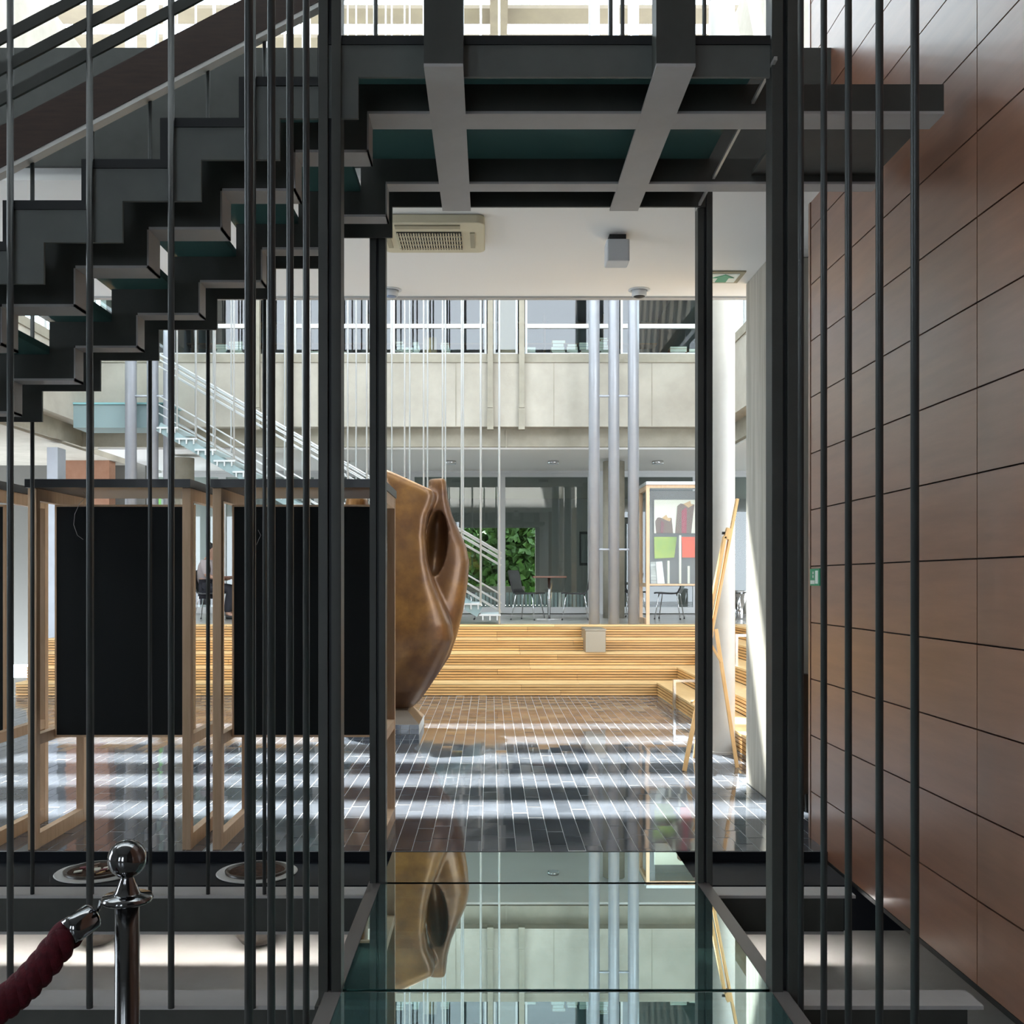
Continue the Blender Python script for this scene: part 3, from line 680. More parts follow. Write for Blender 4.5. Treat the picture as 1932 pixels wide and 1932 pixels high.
# ------------------------------------------------------------------ sculpture
def sculpture():
    YS = 10.75
    mb = MB()
    def lobe(rings, n=28):
        vs = []; fs = []
        for (py, xl, xr, slope, yc, dp, ex) in rings:
            cx = X((xl+xr)/2, YS); hw = (xr-xl)/2*YS/F; zc_ = Z(py, YS)
            for k in range(n):
                a = 2*math.pi*k/n; c, s_ = math.cos(a), math.sin(a)
                u = math.copysign(abs(c)**ex, c)*hw; v = math.copysign(abs(s_)**ex, s_)*dp/2
                vs.append((cx+u, YS+yc+v, zc_-slope*u))
        for i in range(len(rings)-1):
            for k in range(n):
                k2 = (k+1) % n; fs.append((i*n+k, i*n+k2, (i+1)*n+k2, (i+1)*n+k))
        fs.append(tuple(range(n-1, -1, -1))); fs.append(tuple((len(rings)-1)*n+k for k in range(n)))
        mb.add(vs, fs)
    # front slab and lower body
    lobe([(1336,692,777,0,.05,.45,1),(1322,676,792,0,.03,.55,1),(1300,662,808,0,0,.68,1),(1270,650,828,0,-.02,.78,1),(1235,645,846,0,-.05,.84,.9),
          (1205,650,857,0,-.08,.84,.8),(1175,668,853,0,-.12,.76,.72),(1140,695,838,0,-.16,.62,.65),(1100,722,821,0,-.20,.50,.6),(1060,737,810,.0,-.22,.42,.55),
          (1010,739,805,.05,-.22,.38,.5),(970,736,809,.2,-.20,.38,.5),(945,730,817,.32,-.18,.40,.45),(922,724,822,.42,-.16,.44,.42),(909,724,822,.45,-.15,.42,.4)])
    # right lobe, farther back, ending in a blunt prong
    lobe([(1290,740,815,0,.12,.35,1),(1240,735,848,0,.14,.55,1),(1200,740,862,0,.16,.62,1),(1150,752,874,0,.18,.64,.9),(1100,770,882,0,.19,.60,.85),(1060,782,885,0,.20,.54,.8),
          (1030,794,879,0,.20,.48,.75),(1000,800,865,0,.19,.42,.7),(970,804,852,0,.18,.38,.65),(940,806,844,0,.17,.36,.6),(915,807,841,-.05,.16,.34,.5),(902,807,840,-.05,.16,.32,.45)])
    # left lobe (mostly hidden behind the boards)
    lobe([(1290,670,735,0,.12,.35,1),(1240,640,735,0,.14,.55,1),(1200,625,730,0,.16,.62,1),(1150,615,718,0,.18,.62,.95),(1100,612,700,0,.19,.56,.95),(1060,618,690,0,.20,.50,.9),
          (1000,632,690,0,.19,.42,.85),(960,645,690,0,.18,.36,.8),(935,652,690,.2,.17,.32,.65)])
    o = mb.build('bronze_form', M['bronze'], None)
    cut = MB()                                   # the hollow scooped between slab and right lobe
    def ell(px, py, yo, rx, ry, rz, lean=0.0, n=20, k=14):
        c = (X(px, YS), YS+yo, Z(py, YS)); vs = []; fs = []
        for a in range(k+1):
            t = math.pi*a/k
            for b in range(n):
                u = 2*math.pi*b/n; dz = -rz*math.cos(t); vs.append((c[0]+rx*math.sin(t)*math.cos(u)+lean*dz, c[1]+ry*math.sin(t)*math.sin(u), c[2]+dz))
        for a in range(k):
            for b in range(n): b2 = (b+1) % n; fs.append((a*n+b, a*n+b2, (a+1)*n+b2, (a+1)*n+b))
        cut.add(vs, fs)
    ell(822, 1026, -.02, .125, .24, .36, .07)
    co = cut.build('cutter', M['bronze'], None)
    def baked(ob):
        bpy.context.view_layer.update(); dg = bpy.context.evaluated_depsgraph_get()
        return bpy.data.meshes.new_from_object(ob.evaluated_get(dg), depsgraph=dg)
    rm_ = o.modifiers.new('remesh', 'REMESH'); rm_.mode = 'VOXEL'; rm_.voxel_size = .020
    rc_ = co.modifiers.new('remesh', 'REMESH'); rc_.mode = 'VOXEL'; rc_.voxel_size = .020
    me = baked(o); mc = baked(co); o.modifiers.clear(); co.modifiers.clear(); o.data = me; co.data = mc
    bo = o.modifiers.new('scoop', 'BOOLEAN'); bo.operation = 'DIFFERENCE'; bo.object = co; bo.solver = 'EXACT'
    r2 = o.modifiers.new('remesh', 'REMESH'); r2.mode = 'VOXEL'; r2.voxel_size = .016; r2.use_smooth_shade = True
    sm = o.modifiers.new('smooth', 'SMOOTH'); sm.iterations = 4; sm.factor = .5
    me = baked(o); o.modifiers.clear(); o.data = me
    if not me.materials: me.materials.append(M['bronze'])
    bpy.data.objects.remove(co)
    return o
e = empty('sculpture', (X(735, 10.75), 10.75, 0))
o = sculpture(); o.parent = e; o.matrix_parent_inverse = Matrix.Translation(-WL[e])
cx = X(735, 10.75)
pb = MB()
pb.add([(cx-.42,10.33,.10),(cx+.34,10.33,.10),(cx+.34,11.1,.10),(cx-.42,11.1,.10),(cx-.30,10.45,.23),(cx+.21,10.45,.23),(cx+.21,10.95,.23),(cx-.30,10.95,.23)],
       [(0,3,2,1),(4,5,6,7),(0,1,5,4),(1,2,6,5),(2,3,7,6),(3,0,4,7)])
pb.build('plinth_top', mat('dark_bronze_plinth', (.10,.075,.055), .35, .5), e)
pb = MB().box(cx-.42, cx+.34, 10.33, 11.1, 0, .099).build('plinth', M['grout'], e)
for i in range(8):
    for z0_, z1_ in ((.004, .05), (.054, .0985)):
        MB().box(cx-.418+i*.095, cx-.418+i*.095+.09, 10.324, 10.329, z0_, z1_).build('tile', M['tile'], pb)
tag(e, 'large bronze abstract sculpture with curved lobes on a low plinth', 'sculpture')

# ------------------------------------------------------------------ timber benches
NT, TR, TD = 5, .18, .33
bk = empty('tiered_bench', (-2, 13.8, 0)); rbk = empty('tiered_bench', (2.25, 11, 0))
for i in range(NT):
    yf = TY1+TD*i; xf = 2.25+TD*i
    MB().box(LX, 3.89, yf+.030, 15.44, TR*i, TR*(i+1)-.026).build('core', M['gap'], bk)
    MB().box(xf+.030, 3.89, 7.9, yf+.029, TR*i, TR*(i+1)-.026).build('core', M['gap'], rbk)
    seg = []
    for j in range(5):                       # four riser slats and the seat board
        xs = [LX]; off = [(-3.9, -1.7, .95), (-4.6, -2.2, .42), (-3.2, -1.0, 1.2), (-5.0, -2.6, .1), (-3.7, -1.3, .55)][(i*2+j//2) % 5]
        xs += [v for v in off]+[xf if j < 4 else xf+TD]
        for a, b in zip(xs[:-1], xs[1:]):
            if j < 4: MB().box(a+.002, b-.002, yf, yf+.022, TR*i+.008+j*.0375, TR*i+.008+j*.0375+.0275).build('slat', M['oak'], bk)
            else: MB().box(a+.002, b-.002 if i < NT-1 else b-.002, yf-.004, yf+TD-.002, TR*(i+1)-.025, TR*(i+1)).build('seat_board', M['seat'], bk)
        ys = [7.9, 9.6+.3*(i % 2), 11.7-.25*(i % 3), yf]
        for a, b in zip(ys[:-1], ys[1:]):
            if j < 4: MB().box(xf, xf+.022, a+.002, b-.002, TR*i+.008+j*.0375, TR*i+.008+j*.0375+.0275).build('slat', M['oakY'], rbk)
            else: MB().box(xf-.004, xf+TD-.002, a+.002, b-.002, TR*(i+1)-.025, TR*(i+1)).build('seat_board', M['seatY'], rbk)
tag(bk, 'long tiered timber bench of warm slats below the far terrace', 'bench', 'tiered timber benches')
tag(rbk, 'tiered timber bench along the right side, partly behind the easel', 'bench', 'tiered timber benches')
sb = MB().box(X(1105, 14.42), X(1143, 14.42), 14.42, 15.10, .542, Z(1190, 14.42)).build('steel_box', M['box_steel'], None, bevel=.006)
sb_l = MB().box(X(1104, 14.42), X(1144, 14.42), 14.41, 15.10, Z(1190, 14.42)+.001, Z(1188, 14.42)+.006).build('lid', M['box_steel'], sb)
tag(sb, 'small brushed steel box set into the timber bench tiers', 'box')
for xx, z0_, z1_, xe, lab in ((2.205, 0, .335, 2.80, 'low flat steel handrail on the lowest right bench tier'), (2.95, .36, .88, 3.5, 'flat steel handrail higher up the right bench tiers')):
    e = empty('bench_handrail', (xx, 12.3, z0_))
    MB().box(xx-.008, xx+.022, 12.28, 12.34, z0_, z1_).build('leg', M['steel_br'], e); MB().box(xx-.008, xe, 12.28, 12.34, z1_, z1_+.03).build('bar', M['steel_br'], e)
    tag(e, lab, 'handrail')

# ------------------------------------------------------------------ columns
def trio(cxs, y, r, z0, z1, label, grp):
    e = empty('column_cluster', (cxs[1], y, z0))
    for c in cxs: MB().lathe([(r, z0), (r, z1)], (c, y, 0), 28).build('column', M['silver'], e, smooth=True)
    for zz in (Z(748, y), Z(1037, y)):
        for a, b in zip(cxs[:-1], cxs[1:]): MB().tube([(a+r*.6, y-.03, zz), (b-r*.6, y-.03, zz)], .017, 10).build('tie', M['silver'], e, smooth=True)
    return tag(e, label, 'columns', grp)
yc_ = 15.42
trio([X(p, yc_) for p in (1121, 1158, 1195)], yc_, .083, TZ, RZ-.3, 'three slim silver columns tied together, right of the hung stair', 'triple silver columns')
trio([X(p, 15.55) for p in (247, 288, 319)], 15.55, .086, TZ, RZ-.3, 'three slim silver columns above the left display boards', 'triple silver columns')
rcx = X(1362, 9.24)
tag(smooth_by_angle(MB().lathe([(.122, 0), (.122, .02), (.116, .024), (.116, RZ-.3)], (rcx, 9.24, 0), 40).build('round_column', M['bigcol'])), 'thick pale round column behind the easel', 'column')
tag(MB().lathe([(.19, TZ), (.19, Z(849, FY))], (X(1158, 18), 18.0, 0), 32).build('concrete_column', M['concrete2'], smooth=True), 'concrete column under the terrace ceiling behind the silver columns', 'column')
tag(MB().lathe([(.19, 0), (.19, Z(849, FY))], (X(345, 17.5), 17.5, 0), 32).build('concrete_column', M['concrete2'], smooth=True), 'concrete column behind the hung stair on the left', 'column')

# ------------------------------------------------------------------ hung white stair
hs_ = empty('hung_stair', (.1, 15.6, TZ))
HY0, HY1 = 15.2, 16.15
hr, hn = .1635, .2815
x0_ = X(942.4, HY0)
nst = 18
for n in range(nst):
    xr_ = x0_-n*hn; zt = TZ+.16+n*hr
    MB().box(xr_-hn, xr_, HY0+.02, HY1-.02, zt-.02, zt).build('tread', mat('frosted_tread', (.62,.70,.70), .3) if n == 0 else bpy.data.materials['frosted_tread'], hs_)
    b = MB(); b.box(xr_-hn-.02, xr_+.02, HY0-.012, HY0+.012, zt-.03, zt-.005)
    for t in (.12, .5, .88): b.box(xr_-hn*t-.010, xr_-hn*t+.010, HY0-.01, HY0+.01, zt-.095, zt-.03)
    b.build('tread_bracket', M['white_steel'], hs_)
    for yy in (HY0, HY1):
        MB().tube([(xr_, yy, TZ if n < 1 else zt-.05), (xr_, yy, RZ-.3)], .0125, 8).build('hanger_rod', M['white_steel'], hs_, smooth=True)
zt_ = lambda x_: TZ+.16+(x0_-x_)/hn*hr
for yy in (HY0+.03, HY1-.03):
    for h, r in ((1.02, .016), (.94, .012), (.84, .010), (.40, .010), (.27, .010), (.14, .010)):
        xa, xb = x0_+.03, x0_-nst*hn
        MB().tube([(xa, yy, zt_(xa)+h-.10), (xb, yy, zt_(xb)+h-.10)], r, 8).build('rail', M['white_steel'], hs_, smooth=True)
    MB().obox((x0_-.3, yy, zt_(x0_-.3)-.16), (x0_-nst*hn, yy, zt_(x0_-nst*hn)-.16), .02, .14).build('glass_stringer', bpy.data.materials['pale_teal_glass'], hs_)
tag(hs_, 'white steel stair hung on thin rods, rising left from the terrace', 'staircase')

# ------------------------------------------------------------------ soffit fittings
ac = empty('air_conditioner', (-.37, 6.65, 3.77))
def rbox(x0, x1, y0, y1, z0, z1, r, name, m, par):
    poly = []
    for cx_, cy_, a0 in ((x1-r, y1-r, 0), (x0+r, y1-r, 90), (x0+r, y0+r, 180), (x1-r, y0+r, 270)):
        poly += [(cx_+r*math.cos(math.radians(a0+t)), cy_+r*math.sin(math.radians(a0+t))) for t in (0, 30, 60, 90)]
    n = len(poly); mb = MB()
    mb.add([(p[0], p[1], z0) for p in poly]+[(p[0], p[1], z1) for p in poly], [tuple(range(n-1, -1, -1)), tuple(range(n, 2*n))]+[(i, (i+1) % n, (i+1) % n+n, i+n) for i in range(n)])
    return mb.build(name, m, par, bevel=.008)
rbox(-.71, -.035, 6.36, 6.95, 3.775, 3.829, .05, 'casing', M['beige'], ac)
MB().box(-.60, -.185, 6.53, 6.86, 3.768, 3.7745).build('grille_back', M['black'], ac)
for i in range(24): MB().box(-.597+i*.0172, -.597+i*.0172+.008, 6.53, 6.86, 3.760, 3.768).build('grille_fin', M['beige'], ac)
for i in range(4): MB().box(-.60, -.185, 6.575+i*.078, 6.580+i*.078, 3.757, 3.7625).build('grille_bar', M['beige'], ac)
MB().box(-.60, -.19, 6.40, 6.455, 3.766, 3.7745).build('louvre', M['beige_dk'], ac)
MB().box(-.13, -.10, 6.54, 6.82, 3.766, 3.7745).build('louvre', M['beige_dk'], ac); MB().box(-.675, -.645, 6.54, 6.82, 3.766, 3.7745).build('louvre', M['beige_dk'], ac)
tag(ac, 'cream ceiling cassette air conditioner with a slatted grille', 'air conditioner')
lsx = X(1166, 6.72)
ls = empty('ceiling_speaker', (lsx, 6.78, 3.64))
rbox(lsx-.075, lsx+.075, 6.70, 6.86, 3.645, 3.79, .012, 'casing', M['grey_plastic'], ls)
MB().box(lsx-.055, lsx+.055, 6.73, 6.83, 3.791, 3.829).build('mount', M['black'], ls)
tag(ls, 'pale grey box speaker hanging under the white soffit', 'speaker')
for px, lab, m in ((738, 'blue grey round spotlight in the soffit edge beside the rear post', 'bluelens'), (1205, 'round dark faced spotlight at the soffit edge above the columns', 'black')):
    xx, yy = X(px, 8.05), 8.02
    e = empty('spotlight', (xx, yy, 3.77))
    MB().lathe([(.085, 0), (.085, -.004), (.062, -.006), (.062, 0)], (xx, yy, 3.8285), 28).build('trim_ring', M['grey_plastic'], e, smooth=True)
    hd = MB().lathe([(.058, .004), (.058, -.035), (.050, -.045)], (xx, yy, 3.822), 28).build('head', M['grey_plastic'], e, smooth=True)
    MB().lathe([(.047, -.0455), (.03, -.052), (.002, -.055)], (xx, yy, 3.822), 24).build('lens', M[m], hd, smooth=True)
    tag(e, lab, 'spotlight', 'soffit spotlights')
exs = empty('ceiling_sign', (1.74, 7.67, 3.81))
MB().box(1.60, 1.88, 7.52, 7.80, 3.818, 3.829).build('plate', M['beige_dk'], exs)
MB().box(1.635, 1.845, 7.555, 7.765, 3.813, 3.8178).build('field', M['white_sign'], exs)
MB().add([(x_, y_, z_) for z_ in (3.809, 3.8128) for x_, y_ in ((1.70,7.75),(1.70,7.645),(1.66,7.645),(1.74,7.565),(1.82,7.645),(1.78,7.645),(1.78,7.75))],
         [tuple(range(7)), tuple(range(13, 6, -1))]+[(i, (i+1) % 7, (i+1) % 7+7, i+7) for i in range(7)]).build('arrow', M['green_sign'], exs)
tag(exs, 'square emergency exit sign with a green arrow on the soffit', 'sign')
es = empty('wall_sign', (RX-.006, 6.07, 1.5))
sz0, sz1 = Z(1105, 6.1), Z(1073, 6.1)
MB().box(RX-.008, RX-.001, 5.98, 6.155, sz0, sz1).build('plate', M['green_sign'], es)
MB().box(RX-.0095, RX-.0082, 6.005, 6.055, sz0+.012, sz1-.012).build('figure', M['white_sign'], es)
MB().box(RX-.0095, RX-.0082, 6.065, 6.145, sz0+.010, sz0+.032).build('text_band', M['white_sign'], es)
for k_ in range(2): MB().box(RX-.0095, RX-.0082, 6.085, 6.105, sz0+.046+.022*k_, sz0+.062+.022*k_).build('mark', M['white_sign'], es)
tag(es, 'small green and white exit sign on the veneer wall', 'sign')

# ------------------------------------------------------------------ easel
ez = empty('easel', (1.85, 8.6, 0))
ap = Vector(P(1342, 1195, 8.65)); tp = Vector(P(1391, 941, 8.65))
def bar(name, a, b, w=.035, h=.022, m='easel', par=ez): return MB().obox(a, b, w, h, up=(0,1,0)).build(name, M[m], par, bevel=.002)
bar('leg', ap, (X(1291, 8.34), 8.34, 0)); bar('leg', ap+Vector((0,.03,0)), (X(1311, 8.97), 8.97, 0))
bar('leg', Vector(P(1351, 1187, 8.65)), (X(1393, 8.46), 8.50, 0), .03, .02)
dvec = (tp-ap); bar('mast', ap-dvec*.1, tp, .022, .05)
off = Vector((-.045, 0, .0)); bar('mast_front', ap+dvec*.02+off, ap+dvec*.72+off, .026, .06)
bar('clamp', ap+dvec*.70+off*.6, ap+dvec*.78+off*.4, .05, .06); bar('tray', ap+Vector((-.05,-.25,.02)), ap+Vector((-.05,.25,.02)), .05, .025)
MB().tube([ap+dvec*.745+off*1.6, ap+dvec*.745+off*.6], .012, 8).build('knob', M['black'], ez)
bar('brace', Vector(P(1341, 1215, 8.65)), Vector(P(1361, 1250, 8.6)), .02, .015); bar('brace', (X(1306, 8.4), 8.42, .55), (X(1318, 8.9), 8.88, .55), .02, .02)
tag(ez, 'beech artist easel standing on the tiles beside the round column', 'easel')
cb_ = MB(); cb_.tube([P(1521, 1500, 7.0), P(1522, 1530, 6.9), P(1519, 1552, 6.8), P(1512, 1568, 6.6), P(1507, 1578, 6.55)], .012, 8)
tag(cb_.build('bent_stand_foot', M['black'], None, smooth=True), 'bent black metal foot at the base of the pillar', 'stand foot')

# ------------------------------------------------------------------ terrace furniture
def chair():
    r = empty('shell_chair')
    prof = [(.22,.455),(.18,.462),(.05,.452),(-.10,.448),(-.17,.462),(-.205,.52),(-.225,.62),(-.25,.74),(-.275,.83)]
    mb = MB(); hw = [.19,.205,.21,.205,.20,.185,.185,.195,.175]; t = .024
    vs = []
    for (x_, z_), w_ in zip(prof, hw): vs += [(x_, -w_, z_), (x_, w_, z_), (x_, w_, z_), (x_, -w_, z_)]
    for i, (x_, z_) in enumerate(prof):
        a = prof[max(0, i-1)]; b = prof[min(len(prof)-1, i+1)]; d = Vector((b[0]-a[0], 0, b[1]-a[1])).normalized(); nn = Vector((d.z, 0, -d.x))*t
        for q_ in (2, 3): vs[i*4+q_] = (vs[i*4+q_][0]-nn.x, vs[i*4+q_][1], vs[i*4+q_][2]-nn.z)
    fs = []
    for i in range(len(prof)-1):
        for k_ in range(4): k2 = (k_+1) % 4; fs.append((i*4+k_, i*4+k2, (i+1)*4+k2, (i+1)*4+k_))
    fs += [(3,2,1,0), tuple((len(prof)-1)*4+k_ for k_ in range(4))]
    mb.add(vs, fs); sh = mb.build('shell', M['leather'], r, local=True)
    for sx, sy in ((1,1),(1,-1),(-1,1),(-1,-1)):
        MB().tube([(sx*.10-.01, sy*.11, .435), (sx*.15-.01, sy*.15, .43), (sx*.215-.01, sy*.20, .012)], .010, 8).build('leg', M['chrome'], r, local=True, smooth=True)
        MB().lathe([(.013, 0), (.013, .02)], (sx*.216-.01, sy*.201, 0), 10).build('glide', M['black'], r, local=True)
    return r
c0 = chair(); first = True
spots = [(X(997, 17.1), 17.1, -28, 'black shell chair left of the small cafe table'),
         (X(1084, 17.1), 17.1, 176, 'black shell chair right of the small cafe table, facing it'),
         (X(1262, 17.4), 17.4, 160, 'black shell chair seen under the shelf of the glass display case'),
         (X(1192, 18.75), 18.75, 20, 'black shell chair half hidden behind the silver columns'),
         (X(872, 17.3), 17.3, 0, 'black shell chair just right of the bronze sculpture'),
         (X(398, 17.3), 17.3, 0, 'black shell chair the seated person uses')]
for (x_, y_, a_, lab) in spots:
    o = c0 if first else copy_tree(c0); first = False
    o.location = (x_, y_, TZ); o.rotation_euler.z = math.radians(a_); tag(o, lab, 'chair', 'black shell chairs on the terrace')
def table(x_, y_, lab):
    e = empty('cafe_table', (x_, y_, TZ))
    MB().box(x_-.275, x_+.275, y_-.275, y_+.275, TZ+.70, TZ+.73).build('top', M['tabletop'], e, bevel=.004)
    MB().tube([(x_, y_, TZ+.02), (x_, y_, TZ+.70)], .024, 12).build('stem', M['steel_br'], e, smooth=True)
    f = MB(); f.box(x_-.21, x_+.21, y_-.02, y_+.02, TZ+.001, TZ+.022); f.box(x_-.02, x_+.02, y_-.21, y_+.21, TZ+.0012, TZ+.0215); f.build('cross_foot', M['steel_br'], e)
    tag(e, lab, 'table', 'cafe tables')
table(X(1036, 17.15), 17.15, 'small square cafe table with a brown top between two chairs')
table(X(452, 17.3), 17.3, 'small cafe table in front of the seated person')
bn = empty('waste_bin', (X(1397, 17.4), 17.4, TZ))
MB().lathe([(.10, 0), (.105, .02), (.105, .45)], (X(1397, 17.4), 17.4, TZ), 28).build('body', M['chrome'], bn, smooth=True)
MB().lathe([(.108, .452), (.11, .47), (.09, .485), (.02, .487)], (X(1397, 17.4), 17.4, TZ), 28).build('lid', M['steel_br'], bn, smooth=True)
tag(bn, 'round chrome waste bin on the right terrace', 'waste bin')
ri = 0
for x0, x1 in ((770, 940), (955, 1110), (590, 765)):
    e = empty('radiator', (X((x0+x1)/2, 20.4), 20.4, TZ+.1)); ri += 1
    n = int((x1-x0)/7)
    for i in range(n): MB().box(X(x0+i*7, 20.4), X(x0+i*7+5, 20.4), 20.35, 20.45, TZ+.06, TZ+.42).build('fin', M['white_metal'], e)
    tag(e, ['white finned radiator behind the glass left of the window post', 'white finned radiator behind the glass beside the cafe table', 'white finned radiator behind the glass hidden by the sculpture'][ri-1], 'radiator', 'radiators behind the terrace windows')
e = empty('notice_frame', (X(1103, 20.3), 20.3, 2.2))
MB().box(X(1093, 20.3), X(1114, 20.3), 20.28, 20.30, Z(1067, 20.3), Z(1003, 20.3)).build('frame', M['black'], e); MB().box(X(1096, 20.3), X(1111, 20.3), 20.27, 20.279, Z(1062, 20.3), Z(1008, 20.3)).build('print', mat('grey_print', (.2,.2,.19), .6), e)
tag(e, 'dark framed notice inside the window beside the silver columns', 'framed notice')
li = 0
zce = Z(848, FY+.3)
for px in (453, 650, 850, 1044, 1241):
    yy = 18.3; xx = X(px, yy); li += 1
    e = empty('ceiling_lamp', (xx, yy, zce-.06))
    MB().lathe([(.10, -.055), (.10, -.001)], (xx, yy, zce), 24).build('ring', M['steel_br'], e, smooth=True)
    MB().lathe([(.085, -.060), (.085, -.056)], (xx, yy, zce), 24).build('diffuser', M['grey_plastic'], e)
    tag(e, 'round surface lamp on the terrace ceiling, %s from the left' % ['first', 'second', 'third', 'fourth', 'fifth'][li-1], 'ceiling lamp', 'terrace ceiling lamps')

# glass display case on the terrace and the works in it
cx0 = X(1219, 15.32)
stand(cx0, cx0+.95, 15.30, 'pale timber display case with coloured works on the far terrace', TZ, True, 'grey_metal')
YK = 15.66
def flat(name, pts, y, m, t=.006): return MB().prism([(X(a_, y), Z(b_, y)) for a_, b_ in pts], y-t, y).build(name, M[m])
def sheet(pts, y, m, label, cat, kids=()):
    o = tag(flat('art_sheet', pts, y, m), label, cat)
    for i, (kp, km) in enumerate(kids):
        k_ = flat('cut_paper', kp, y-.0065-.0045*i, km, .004); k_.parent = o; k_.matrix_parent_inverse = Matrix.Translation(-WL[o])
    return o
sheet([(1234,943),(1313,943),(1313,1006),(1234,1006)], YK, 'paper', 'cream picture of brown and crimson cut paper shapes in the case', 'picture',
      [([(1238,1006),(1236,984),(1240,977),(1244,976),(1258,981),(1262,977),(1267,977),(1270,1006)], 'brownart'),
       ([(1249,977),(1257,971),(1260,977),(1266,978),(1264,984),(1256,981)], 'kraft'),
       ([(1274,1006),(1278,955),(1284,950),(1290,951),(1306,951),(1310,952),(1304,1006)], 'brownart'),
       ([(1286,1006),(1286,964),(1294,957),(1296,963),(1295,1006)], 'crimson_art'),
       ([(1289,951),(1302,945),(1304,951),(1309,952),(1299,958)], 'kraft'),
       ([(1246,1006),(1247,982),(1253,986),(1251,1006)], 'maroon')])
sheet([(1234,1013),(1277,1013),(1272,1052),(1235,1054)], YK, 'lime', 'lime green cloth hanging in the display case', 'cloth')
sheet([(1286,1013),(1313,1013),(1313,1052),(1287,1052)], YK, 'orange', 'bright orange square cloth in the display case', 'cloth')
YF = 15.62
def card(pts, y, m, label, cat, t=.012):
    o = flat('standing_card', pts, y, m, t); return tag(o, label, cat)
card([(1240,1101),(1237,1060),(1249,1059),(1254,1101)], 15.45, 'whitepaper', 'white card leaning on the case shelf', 'card')
card([(1228,1101),(1227,1060),(1236,1060),(1239,1101)], 15.47, 'slatepaper', 'grey striped sheet at the left end of the case shelf', 'card')
for i, (px, py) in enumerate(((1261, 1058), (1283, 1010), (1299, 1068))):  # pale bars put in for reflections seen in the case glass
    card([(px-2,1101),(px-2,py),(px+2,py),(px+2,1101)], 15.55, 'paper', ['short pale stick standing on the case shelf beside the white card', 'tall pale stick standing in the middle of the case shelf', 'short pale stick at the right end of the case shelf'][i], 'stick', .02)

# books and boxes behind the library windows
bc = [mat('book_%d' % i, c, .7) for i, c in enumerate([(.55,.5,.36), (.62,.62,.6), (.42,.18,.10), (.30,.36,.40), (.7,.7,.68), (.5,.36,.16), (.2,.13,.09), (.45,.55,.6)])]
stacks = [(408, 5, 24), (436, 6, 28), (590, 3, 26), (640, 3, 22), (750, 6, 14), (768, 4, 20), (783, 5, 12), (838, 6, 18), (1002, 4, 26), (1056, 6, 26), (1083, 5, 20), (1106, 6, 18), (1144, 7, 18), (1286, 4, 30), (1320, 3, 26)]
bn_ = 0
names_ = ['far left', 'left', 'third', 'fourth', 'fifth', 'sixth', 'seventh', 'eighth', 'ninth', 'tenth', 'eleventh', 'twelfth', 'thirteenth', 'fourteenth', 'fifteenth']
for si, (px, n, w) in enumerate(stacks):
    z_ = zs1+.012; yy = FY+.42
    for k_ in range(n):
        h = .028+R()*.03; ww = w*FY/F*(.8+.3*R()); d = .22; ox = (R()-.5)*.03
        e = empty('book', (X(px, FY)+ox, yy, z_))
        MB().box(X(px, FY)+ox-ww/2, X(px, FY)+ox+ww/2, yy-d/2, yy+d/2, z_, z_+h).build('cover', random.choice(bc), e)
        MB().box(X(px, FY)+ox-ww/2+.006, X(px, FY)+ox+ww/2-.006, yy-d/2-.002, yy-d/2+.001, z_+.005, z_+h-.005).build('pages', M['paper'], e)
        tag(e, 'book, %s from the bottom, %s pile from the left behind the library windows' % (['first', 'second', 'third', 'fourth', 'fifth', 'sixth', 'seventh'][k_], ['first', 'second'][si] if si < 2 else names_[si]), 'book', 'book pile %d behind the library windows' % (si+1))
        z_ += h+.0005
o = tag(MB().box(X(795, FY), X(822, FY), FY+.32, FY+.6, zs1+.01, Z(627, FY)).build('cardboard_box', M['brownpanel'], None, bevel=.005), 'brown cardboard box among the books behind the upper window', 'box')
MB().box(X(806, FY), X(811, FY), FY+.317, FY+.3195, zs1+.012, Z(628, FY)).build('tape', M['kraft'], o)
rs_ = empty('roller_shelf', (-1, 20.8, zs1))
for i in range(4):
    MB().box(LX+.2, RWX-.2, 20.9, 21.3, zs1+.35+i*.42, zs1+.38+i*.42).build('shelf_board', M['brownpanel'], rs_)
for i in range(9): MB().box(LX+.3+i*1.2, LX+.33+i*1.2, 20.9, 21.3, zs1, zs1+1.9).build('upright', M['brownpanel'], rs_)
tag(rs_, 'long dim bookshelf at the back of the library room', 'bookshelf')

# ------------------------------------------------------------------ garden trees beyond the cafe room
def tree(x_, y_, h, rad, label, n=2600):
    e = empty('tree', (x_, y_, .5))
    MB().tube([(x_, y_, .5), (x_+.05, y_, .5+h*.4), (x_, y_+.1, .5+h*.8)], [.12, .09, .03], 8).build('trunk', M['bark'], e, smooth=True)
    mb = MB()
    for i in range(n):
        while True:
            p = Vector((R()*2-1, R()*2-1, R()*2-1))
            if p.length < 1: break
        c = Vector((x_, y_, .6+h*.52))+Vector((p.x*rad, p.y*rad, p.z*h*.5))
        a = Vector((R()-.5, R()-.5, R()-.5)).normalized()*.16; b = a.cross(Vector((R()-.5, R()-.5, R()-.5))).normalized()*.10
        mb.add([c-a, c+b, c+a, c-b], [(0,1,2,3)])
    f = mb.build('foliage', M['leaf'], e); f['kind'] = 'stuff'
    tag(e, label, 'tree', 'garden trees')
tree(.75, 30.4, 3.6, 1.15, 'leafy green tree seen through the window left of the post')
tree(-1.7, 30.4, 3.6, 1.15, 'green tree seen behind the bronze sculpture')
tree(-.5, 33.0, 4.2, 1.2, 'green tree seen behind the foot of the hung stair')

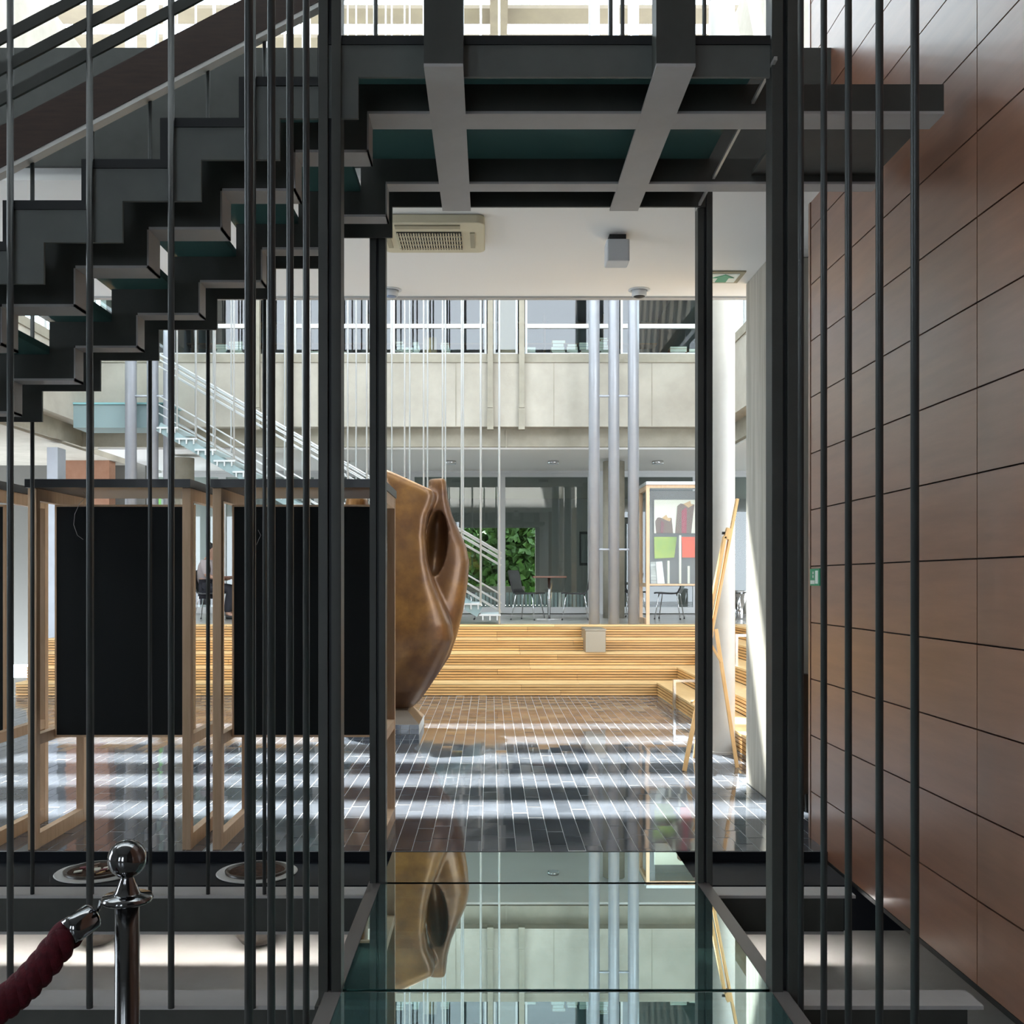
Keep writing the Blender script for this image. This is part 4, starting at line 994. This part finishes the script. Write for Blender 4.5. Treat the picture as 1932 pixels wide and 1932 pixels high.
# ------------------------------------------------------------------ seated person
px_, py_ = X(398, 17.3), 17.3
def skin(name, pts, edges, m, par, lv=2):
    me = bpy.data.meshes.new(name); me.from_pydata([p[:3] for p in pts], edges, []); me.materials.append(m)
    o = link(name, me, (0,0,0), None)
    sk = o.modifiers.new('skin', 'SKIN'); sk.use_smooth_shade = True
    for v, p in zip(me.skin_vertices[0].data, pts): v.radius = (p[3], p[4] if len(p) > 4 else p[3])
    me.skin_vertices[0].data[0].use_root = True
    ss = o.modifiers.new('subd', 'SUBSURF'); ss.levels = lv; ss.render_levels = lv
    o.parent = par; return o
pe = empty('person', (px_, py_, TZ)); WL[pe] = Vector((px_, py_, TZ))
B = [(-.08,0,.56,.13,.15),(-.10,0,.72,.11,.14),(-.07,0,.88,.11,.16),(-.05,0,.99,.07,.10),(-.02,0,1.05,.05),(.02,0,1.13,.082,.075),(.04,0,1.19,.085,.078),(.03,0,1.25,.06),
     (-.05,.17,.95,.055),(-.02,.22,.74,.042),(.20,.16,.68,.032),(.27,.13,.69,.03),(-.05,-.17,.95,.055),(-.02,-.22,.74,.042),(.20,-.16,.68,.032),(.27,-.13,.69,.03),
     (-.04,.09,.53,.09),(.36,.11,.52,.065),(.33,.11,.10,.042),(.46,.11,.05,.035),(-.04,-.09,.53,.09),(.36,-.11,.52,.065),(.30,-.11,.10,.042),(.43,-.11,.05,.035)]
E = [(0,1),(1,2),(2,3),(3,4),(4,5),(5,6),(6,7),(2,8),(8,9),(9,10),(10,11),(2,12),(12,13),(13,14),(14,15),(0,16),(16,17),(17,18),(18,19),(0,20),(20,21),(21,22),(22,23)]
skin('body', B, E, M['skin'], pe)
def sub(idx, ed, grow): return [(*B[i][:3], *(r+grow for r in B[i][3:])) for i in idx], ed
p_, e_ = sub([0,1,2,3,8,9,12,13], [(0,1),(1,2),(2,3),(2,4),(4,5),(2,6),(6,7)], .018); skin('shirt', p_, e_, M['shirt'], pe)
p_, e_ = sub([0,16,17,18,20,21,22], [(0,1),(1,2),(2,3),(0,4),(4,5),(5,6)], .02); skin('trousers', p_, e_, M['trousers'], pe)
skin('shoe', [(.30,.11,.045,.045),(.40,.11,.045,.045),(.50,.11,.04,.035)], [(0,1),(1,2)], M['black'], pe); skin('shoe', [(.27,-.11,.045,.045),(.37,-.11,.045,.045),(.47,-.11,.04,.035)], [(0,1),(1,2)], M['black'], pe)
skin('hair', [(-.02,0,1.16,.085),(.0,0,1.24,.092),(.04,0,1.275,.075)], [(0,1),(1,2)], M['hair'], pe)
for s_ in (1, -1):
    for j in range(4): skin('finger', [(.28,s_*(.105+.017*j),.69,.010),(.33,s_*(.105+.017*j)-s_*.005,.685,.009),(.36-.006*abs(j-1.5),s_*(.105+.017*j)-s_*.008,.668,.008)], [(0,1),(1,2)], M['skin'], pe, 1)
    skin('thumb', [(.255,s_*.105,.69,.011),(.29,s_*.08,.695,.010),(.315,s_*.075,.688,.008)], [(0,1),(1,2)], M['skin'], pe, 1)
for s_ in (1, -1):
    m_ = MB(); m_.lathe([(.001,-.012),(.010,-.006),(.012,0),(.010,.006),(.001,.012)], (.108, s_*.032, 1.165), 10); m_.build('eye', M['black'], pe, local=True)
    m_ = MB(); m_.lathe([(.001,-.03),(.012,-.018),(.014,0),(.012,.018),(.001,.03)], (.02, s_*.082, 1.15), 10); m_.build('ear', M['skin'], pe, local=True)
m_ = MB(); m_.lathe([(.001,-.02),(.014,-.012),(.009,.02),(.004,.04)], (.122, 0, 1.135), 10); m_.build('nose', M['skin'], pe, local=True)
for c in list(pe.children): c.matrix_parent_inverse = Matrix.Identity(4); c.location = (0,0,0)
tag(pe, 'person in a pale shirt and dark trousers seated at a cafe table', 'person')
